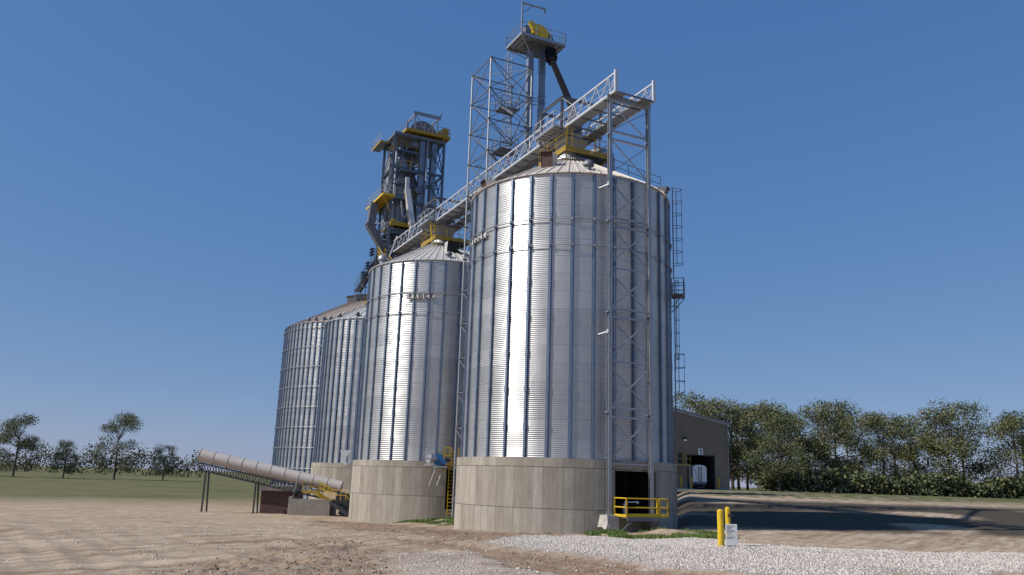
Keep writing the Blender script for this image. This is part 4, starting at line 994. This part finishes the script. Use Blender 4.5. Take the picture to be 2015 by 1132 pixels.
me.materials.append(gm); go=bpy.data.objects.new('ground',me); C.objects.link(go); tag(go,'bare dirt yard with mud, ruts and a gravel band in front of the silos','ground'); go['kind']='structure'
# concrete apron in front of the warehouse
k=M(); 
ap=[(28.51+N.x*u-D.x*-v,121+N.y*u+D.y*v) for u,v in ((-42,-.02),(14,-.02),(14,-5.5),(-42,-5.5))]
ap=[(121*0+28.51+N.x*u+D.x*v,121+N.y*u+D.y*v) for u,v in ((-42,-.02),(16,-.02),(16,-4.),(-42,-4.))]
k.prism([(x,y,2.0) for x,y in ap][::-1],(0,0,.42)); struct('road',k,'concrete_white','pale concrete strip along the foot of the warehouse wall')
# loose stones
rg=random.Random(11)
def scatter(n,box,test,size,name,m,label,cat,up=.3):
    vv=[];ff=[]; c_=0; tries=0
    while c_<n and tries<n*30:
        tries+=1; x=rg.uniform(box[0],box[1]); y=rg.uniform(box[2],box[3]); mk=masks(x,y)
        if rg.random()>test(x,y,mk): continue
        s=size*rg.uniform(.45,1.5)*(.7+.3*rg.random()); z=surf(x,y,mk)
        a=rg.uniform(0,PI); k=len(vv)
        for (i,j,l) in ((-1,-1,-.5),(1,-1,-.5),(1,1,-.5),(-1,1,-.5),(-.7,-.7,.6),(.7,-.7,.6),(.7,.7,.6),(-.7,.7,.6)):
            i=i*s*rg.uniform(.6,1.1);j=j*s*rg.uniform(.5,1.);l=l*s*rg.uniform(.6,1.3)
            vv.append((x+i*cos(a)-j*sin(a),y+i*sin(a)+j*cos(a),z+l+s*up))
        ff+=[tuple(q+k for q in f) for f in ((4,5,6,7),(0,1,5,4),(1,2,6,5),(2,3,7,6),(3,0,4,7))]; c_+=1
    mm=M(); mm.add(vv,ff); o=mm.build(name,m); return tag(o,label,cat,kind='stuff')
sm=bpy.data.materials.new('stone'); sm.use_nodes=True; t=sm.node_tree; b=t.nodes['Principled BSDF']; g=t.nodes.new('ShaderNodeNewGeometry')
t.links.new(ramp(t,g.outputs['Random Per Island'],[(0,(.42,.36,.30)),(.35,(.60,.53,.46)),(1,(.78,.71,.63))]),b.inputs['Base Color']); b.inputs['Roughness'].default_value=.95; MT['stone']=sm
sm=bpy.data.materials.new('clod'); sm.use_nodes=True; t=sm.node_tree; b=t.nodes['Principled BSDF']; g=t.nodes.new('ShaderNodeNewGeometry')
t.links.new(ramp(t,g.outputs['Random Per Island'],[(0,(.16,.105,.068)),(.5,(.29,.205,.14)),(1,(.44,.345,.255))]),b.inputs['Base Color']); b.inputs['Roughness'].default_value=1; MT['clod']=sm
scatter(42000,(-3,20,13,46),lambda x,y,k:k[0]**1.9,.021,'gravel','stone','pale crushed stone spread in a band across the right foreground','gravel')
scatter(1500,(-14,12,9,40),lambda x,y,k:.5*(1-k[0])*(1-k[1]),.022,'pebbles','stone','scattered pebbles lying on the bare dirt','pebbles')
scatter(9000,(-16,5,9,66),lambda x,y,k:(k[1]+.35*k[2])*max(0,.4+2.*noise.noise(Vector((x*.5,y*.35,3)))),.022,'mud_clods','clod','brown churned mud clods before the silos','mud')
# grass
gm=bpy.data.materials.new('grass'); gm.use_nodes=True; t=gm.node_tree; b=t.nodes['Principled BSDF']; g=t.nodes.new('ShaderNodeNewGeometry')
t.links.new(ramp(t,g.outputs['Random Per Island'],[(0,(.05,.10,.015)),(.6,(.12,.20,.03)),(1,(.26,.27,.08))]),b.inputs['Base Color']); b.inputs['Roughness'].default_value=.6; MT['grass']=gm
def grass(n,box,h,label):
    mm=M(); c_=0; tr=0
    while c_<n and tr<n*30:
        tr+=1; x=rg.uniform(box[0],box[1]); y=rg.uniform(box[2],box[3]); mk=masks(x,y)
        if rg.random()>mk[3]**1.3: continue
        z=surf(x,y,mk); hh=h*rg.uniform(.4,1.3); a=rg.uniform(0,PI); wd=.012+.0005*y; dx,dy=wd*cos(a),wd*sin(a); lx,ly=rg.uniform(-.4,.4)*hh,rg.uniform(-.4,.4)*hh
        mm.add([(x-dx,y-dy,z-.02),(x+dx,y+dy,z-.02),(x+lx,y+ly,z+hh)],[(0,1,2)]); c_+=1
    return tag(mm.build('grass','grass'),label,'grass',kind='stuff')
grass(15000,(4,12,33,49),.16,'bright green grass clumps around the concrete pier and yellow-railed landing')
grass(6000,(-9,-2,56,71),.12,'green grass strip on the mound between the two nearest silo bases')
grass(900,(1.5,6.5,45.5,48.5),.13,'small weeds at the foot of the nearest silo base')

# ---------------- trees ----------------
def leafmat(name,a,b_,c):
    m=bpy.data.materials.new(name); m.use_nodes=True; t=m.node_tree; b=t.nodes['Principled BSDF']; g=t.nodes.new('ShaderNodeNewGeometry')
    t.links.new(ramp(t,g.outputs['Random Per Island'],[(0,a),(.5,b_),(1,c)]),b.inputs['Base Color']); b.inputs['Roughness'].default_value=.6
    b.inputs['Transmission Weight'].default_value=0; MT[name]=m
leafmat('leaf_olive',(.05,.062,.02),(.115,.125,.042),(.22,.20,.075))
leafmat('leaf_dark',(.035,.05,.018),(.08,.10,.035),(.15,.155,.06))
mat('bark',(.10,.08,.065),.9,0,bump=.5,bscale=6,var=.3,vscale=4)
def tree_meshes(seed,h,leaf):
    r=random.Random(seed); tr=M(); pts=[]
    tr.tube((0,0,-.5),(.1,.1,h*.35),.32,10,.22); tr.tube((.1,.1,h*.35),(.0,.3,h*.7),.22,8,.1)
    blobs=[]
    for i in range(24):
        a=r.uniform(0,2*PI); u=r.random(); z=h*(.16+.74*u); rad=h*.33*(1-.6*abs(u-.35)**1.0)*r.uniform(.35,1.)
        c=Vector((rad*cos(a),rad*sin(a),z)); blobs.append((c,h*r.uniform(.09,.16))); 
        tr.tube((.05,.1,h*(.22+.4*u)),c,.09,6,.03)
    blobs.append((Vector((0,0,h*.88)),h*.12))
    cr=M()
    for c,br in blobs:
        for _ in range(360):
            d=Vector((r.gauss(0,1),r.gauss(0,1),r.gauss(0,1))).normalized()*br*(r.random()**.33)*r.uniform(.75,1.25); d.z*=.8
            p=c+d; s=r.uniform(.16,.34)*h/18; n=Vector((r.gauss(0,1),r.gauss(0,1),r.gauss(.4,1))).normalized(); u=n.orthogonal().normalized(); v=n.cross(u)
            cr.add([p-u*s*.5-v*s*.2,p+u*s*.15-v*s*.5,p+u*s*.55+v*s*.1,p-u*s*.1+v*s*.5],[(0,1,2,3)])
    return tr.mesh('trunk','bark'),cr.mesh('crown',leaf)
TM=[tree_meshes(s,18,l) for s,l in ((1,'leaf_olive'),(2,'leaf_dark'),(3,'leaf_olive'),(4,'leaf_dark'))]
def tree(x,y,z,s,k,rz,label,grp):
    t=thing('leafy_tree',label,'tree',(x,y,z),rz,grp); t.scale=(s,s,s*random.Random(x).uniform(.92,1.08))
    for nm,me in zip(('trunk','crown'),TM[k]):
        o=bpy.data.objects.new(nm,me); C.objects.link(o); o.parent=t
TREES=[(36.2,158,1.02,0),(40.5,166,.93,1),(43.8,160,.98,2),(33.0,172,.95,3),(47.5,163,.86,0),(48.2,146,.84,3),(52.5,158,.92,2),(57,166,1.0,1),(62,160,.95,0),(68,170,1.05,3),(73,160,.92,2),(79,168,1.0,1),(86,160,.98,0),(93,168,1.05,3),(100,162,.95,2),(108,172,1.1,1),(50,178,1.05,1),(60,186,1.1,2),(76,184,1.08,3),(92,186,1.05,0)]
NT=['olive tree crown nearest above the warehouse roof beside the silo ladder','lower dark green tree second along behind the warehouse roof','olive tree with gaps, third along behind the warehouse roof','darker tree rearmost behind the ladder and warehouse roof','shorter olive tree over the low end of the warehouse roof','dark green tree just past the low corner of the warehouse']
for i,(x,y,s,k) in enumerate(TREES):
    lb=NT[i] if i<6 else '%s tree in the belt right of the warehouse, %s from the building'%(('olive','dark green','broad olive','tall dark')[k],('first','second','third','fourth','fifth','sixth','seventh','eighth','ninth','tenth','eleventh','twelfth','thirteenth','fourteenth')[i-6])
    tree(x,y,2.2,s,k,i*1.7,lb,'trees behind the warehouse' if i<6 else 'trees in the belt right of the warehouse')
for i,x in enumerate(range(-230,-95,12)):
    tree(x,235+8*sin(x),-.5,.8+.2*sin(x*1.3),i%4,i*2.1,'leafy tree in the distant row at far left, %s from its left end'%('first','second','third','fourth','fifth','sixth','seventh','eighth','ninth','tenth','eleventh','twelfth')[i],'trees of the distant left row')

def thicket(name,pts,h,dens,label,seed):
    r=random.Random(seed); mm=M()
    for (x0,y0),(x1,y1) in zip(pts,pts[1:]):
        L=math.hypot(x1-x0,y1-y0)
        for _ in range(int(L*dens)):
            u=r.random(); x=x0+(x1-x0)*u; y=y0+(y1-y0)*u+r.uniform(-2.5,2.5); top=h*(.55+.45*noise.noise(Vector((x*.13,y*.1,seed)))+.35*noise.noise(Vector((x*.5,y*.5,seed))))
            p=Vector((x+r.uniform(-1,1),y,height(x,y)+max(.1,top)*r.random()**.7)); s_=r.uniform(.25,.6)*(1+.0015*math.hypot(x,y)); n=Vector((r.gauss(0,1),r.gauss(0,1),r.gauss(.4,1))).normalized(); a=n.orthogonal().normalized(); b=n.cross(a)
            mm.add([p-a*s_*.5-b*s_*.2,p+a*s_*.15-b*s_*.5,p+a*s_*.55+b*s_*.1,p-a*s_*.1+b*s_*.5],[(0,1,2,3)])
    return tag(mm.build(name,'leaf_dark'),label,'undergrowth',kind='stuff')
thicket('undergrowth',[(46,150),(70,153),(125,156)],5.5,190,'dense undergrowth filling the foot of the tree belt right of the warehouse',3)
thicket('distant_wood',[(-420,330),(-250,350),(-120,330)],15,60,'far-off wood along the horizon on the left',5)
thicket('distant_wood',[(150,240),(260,260)],13,90,'far-off wood beyond the tree belt on the right',6)
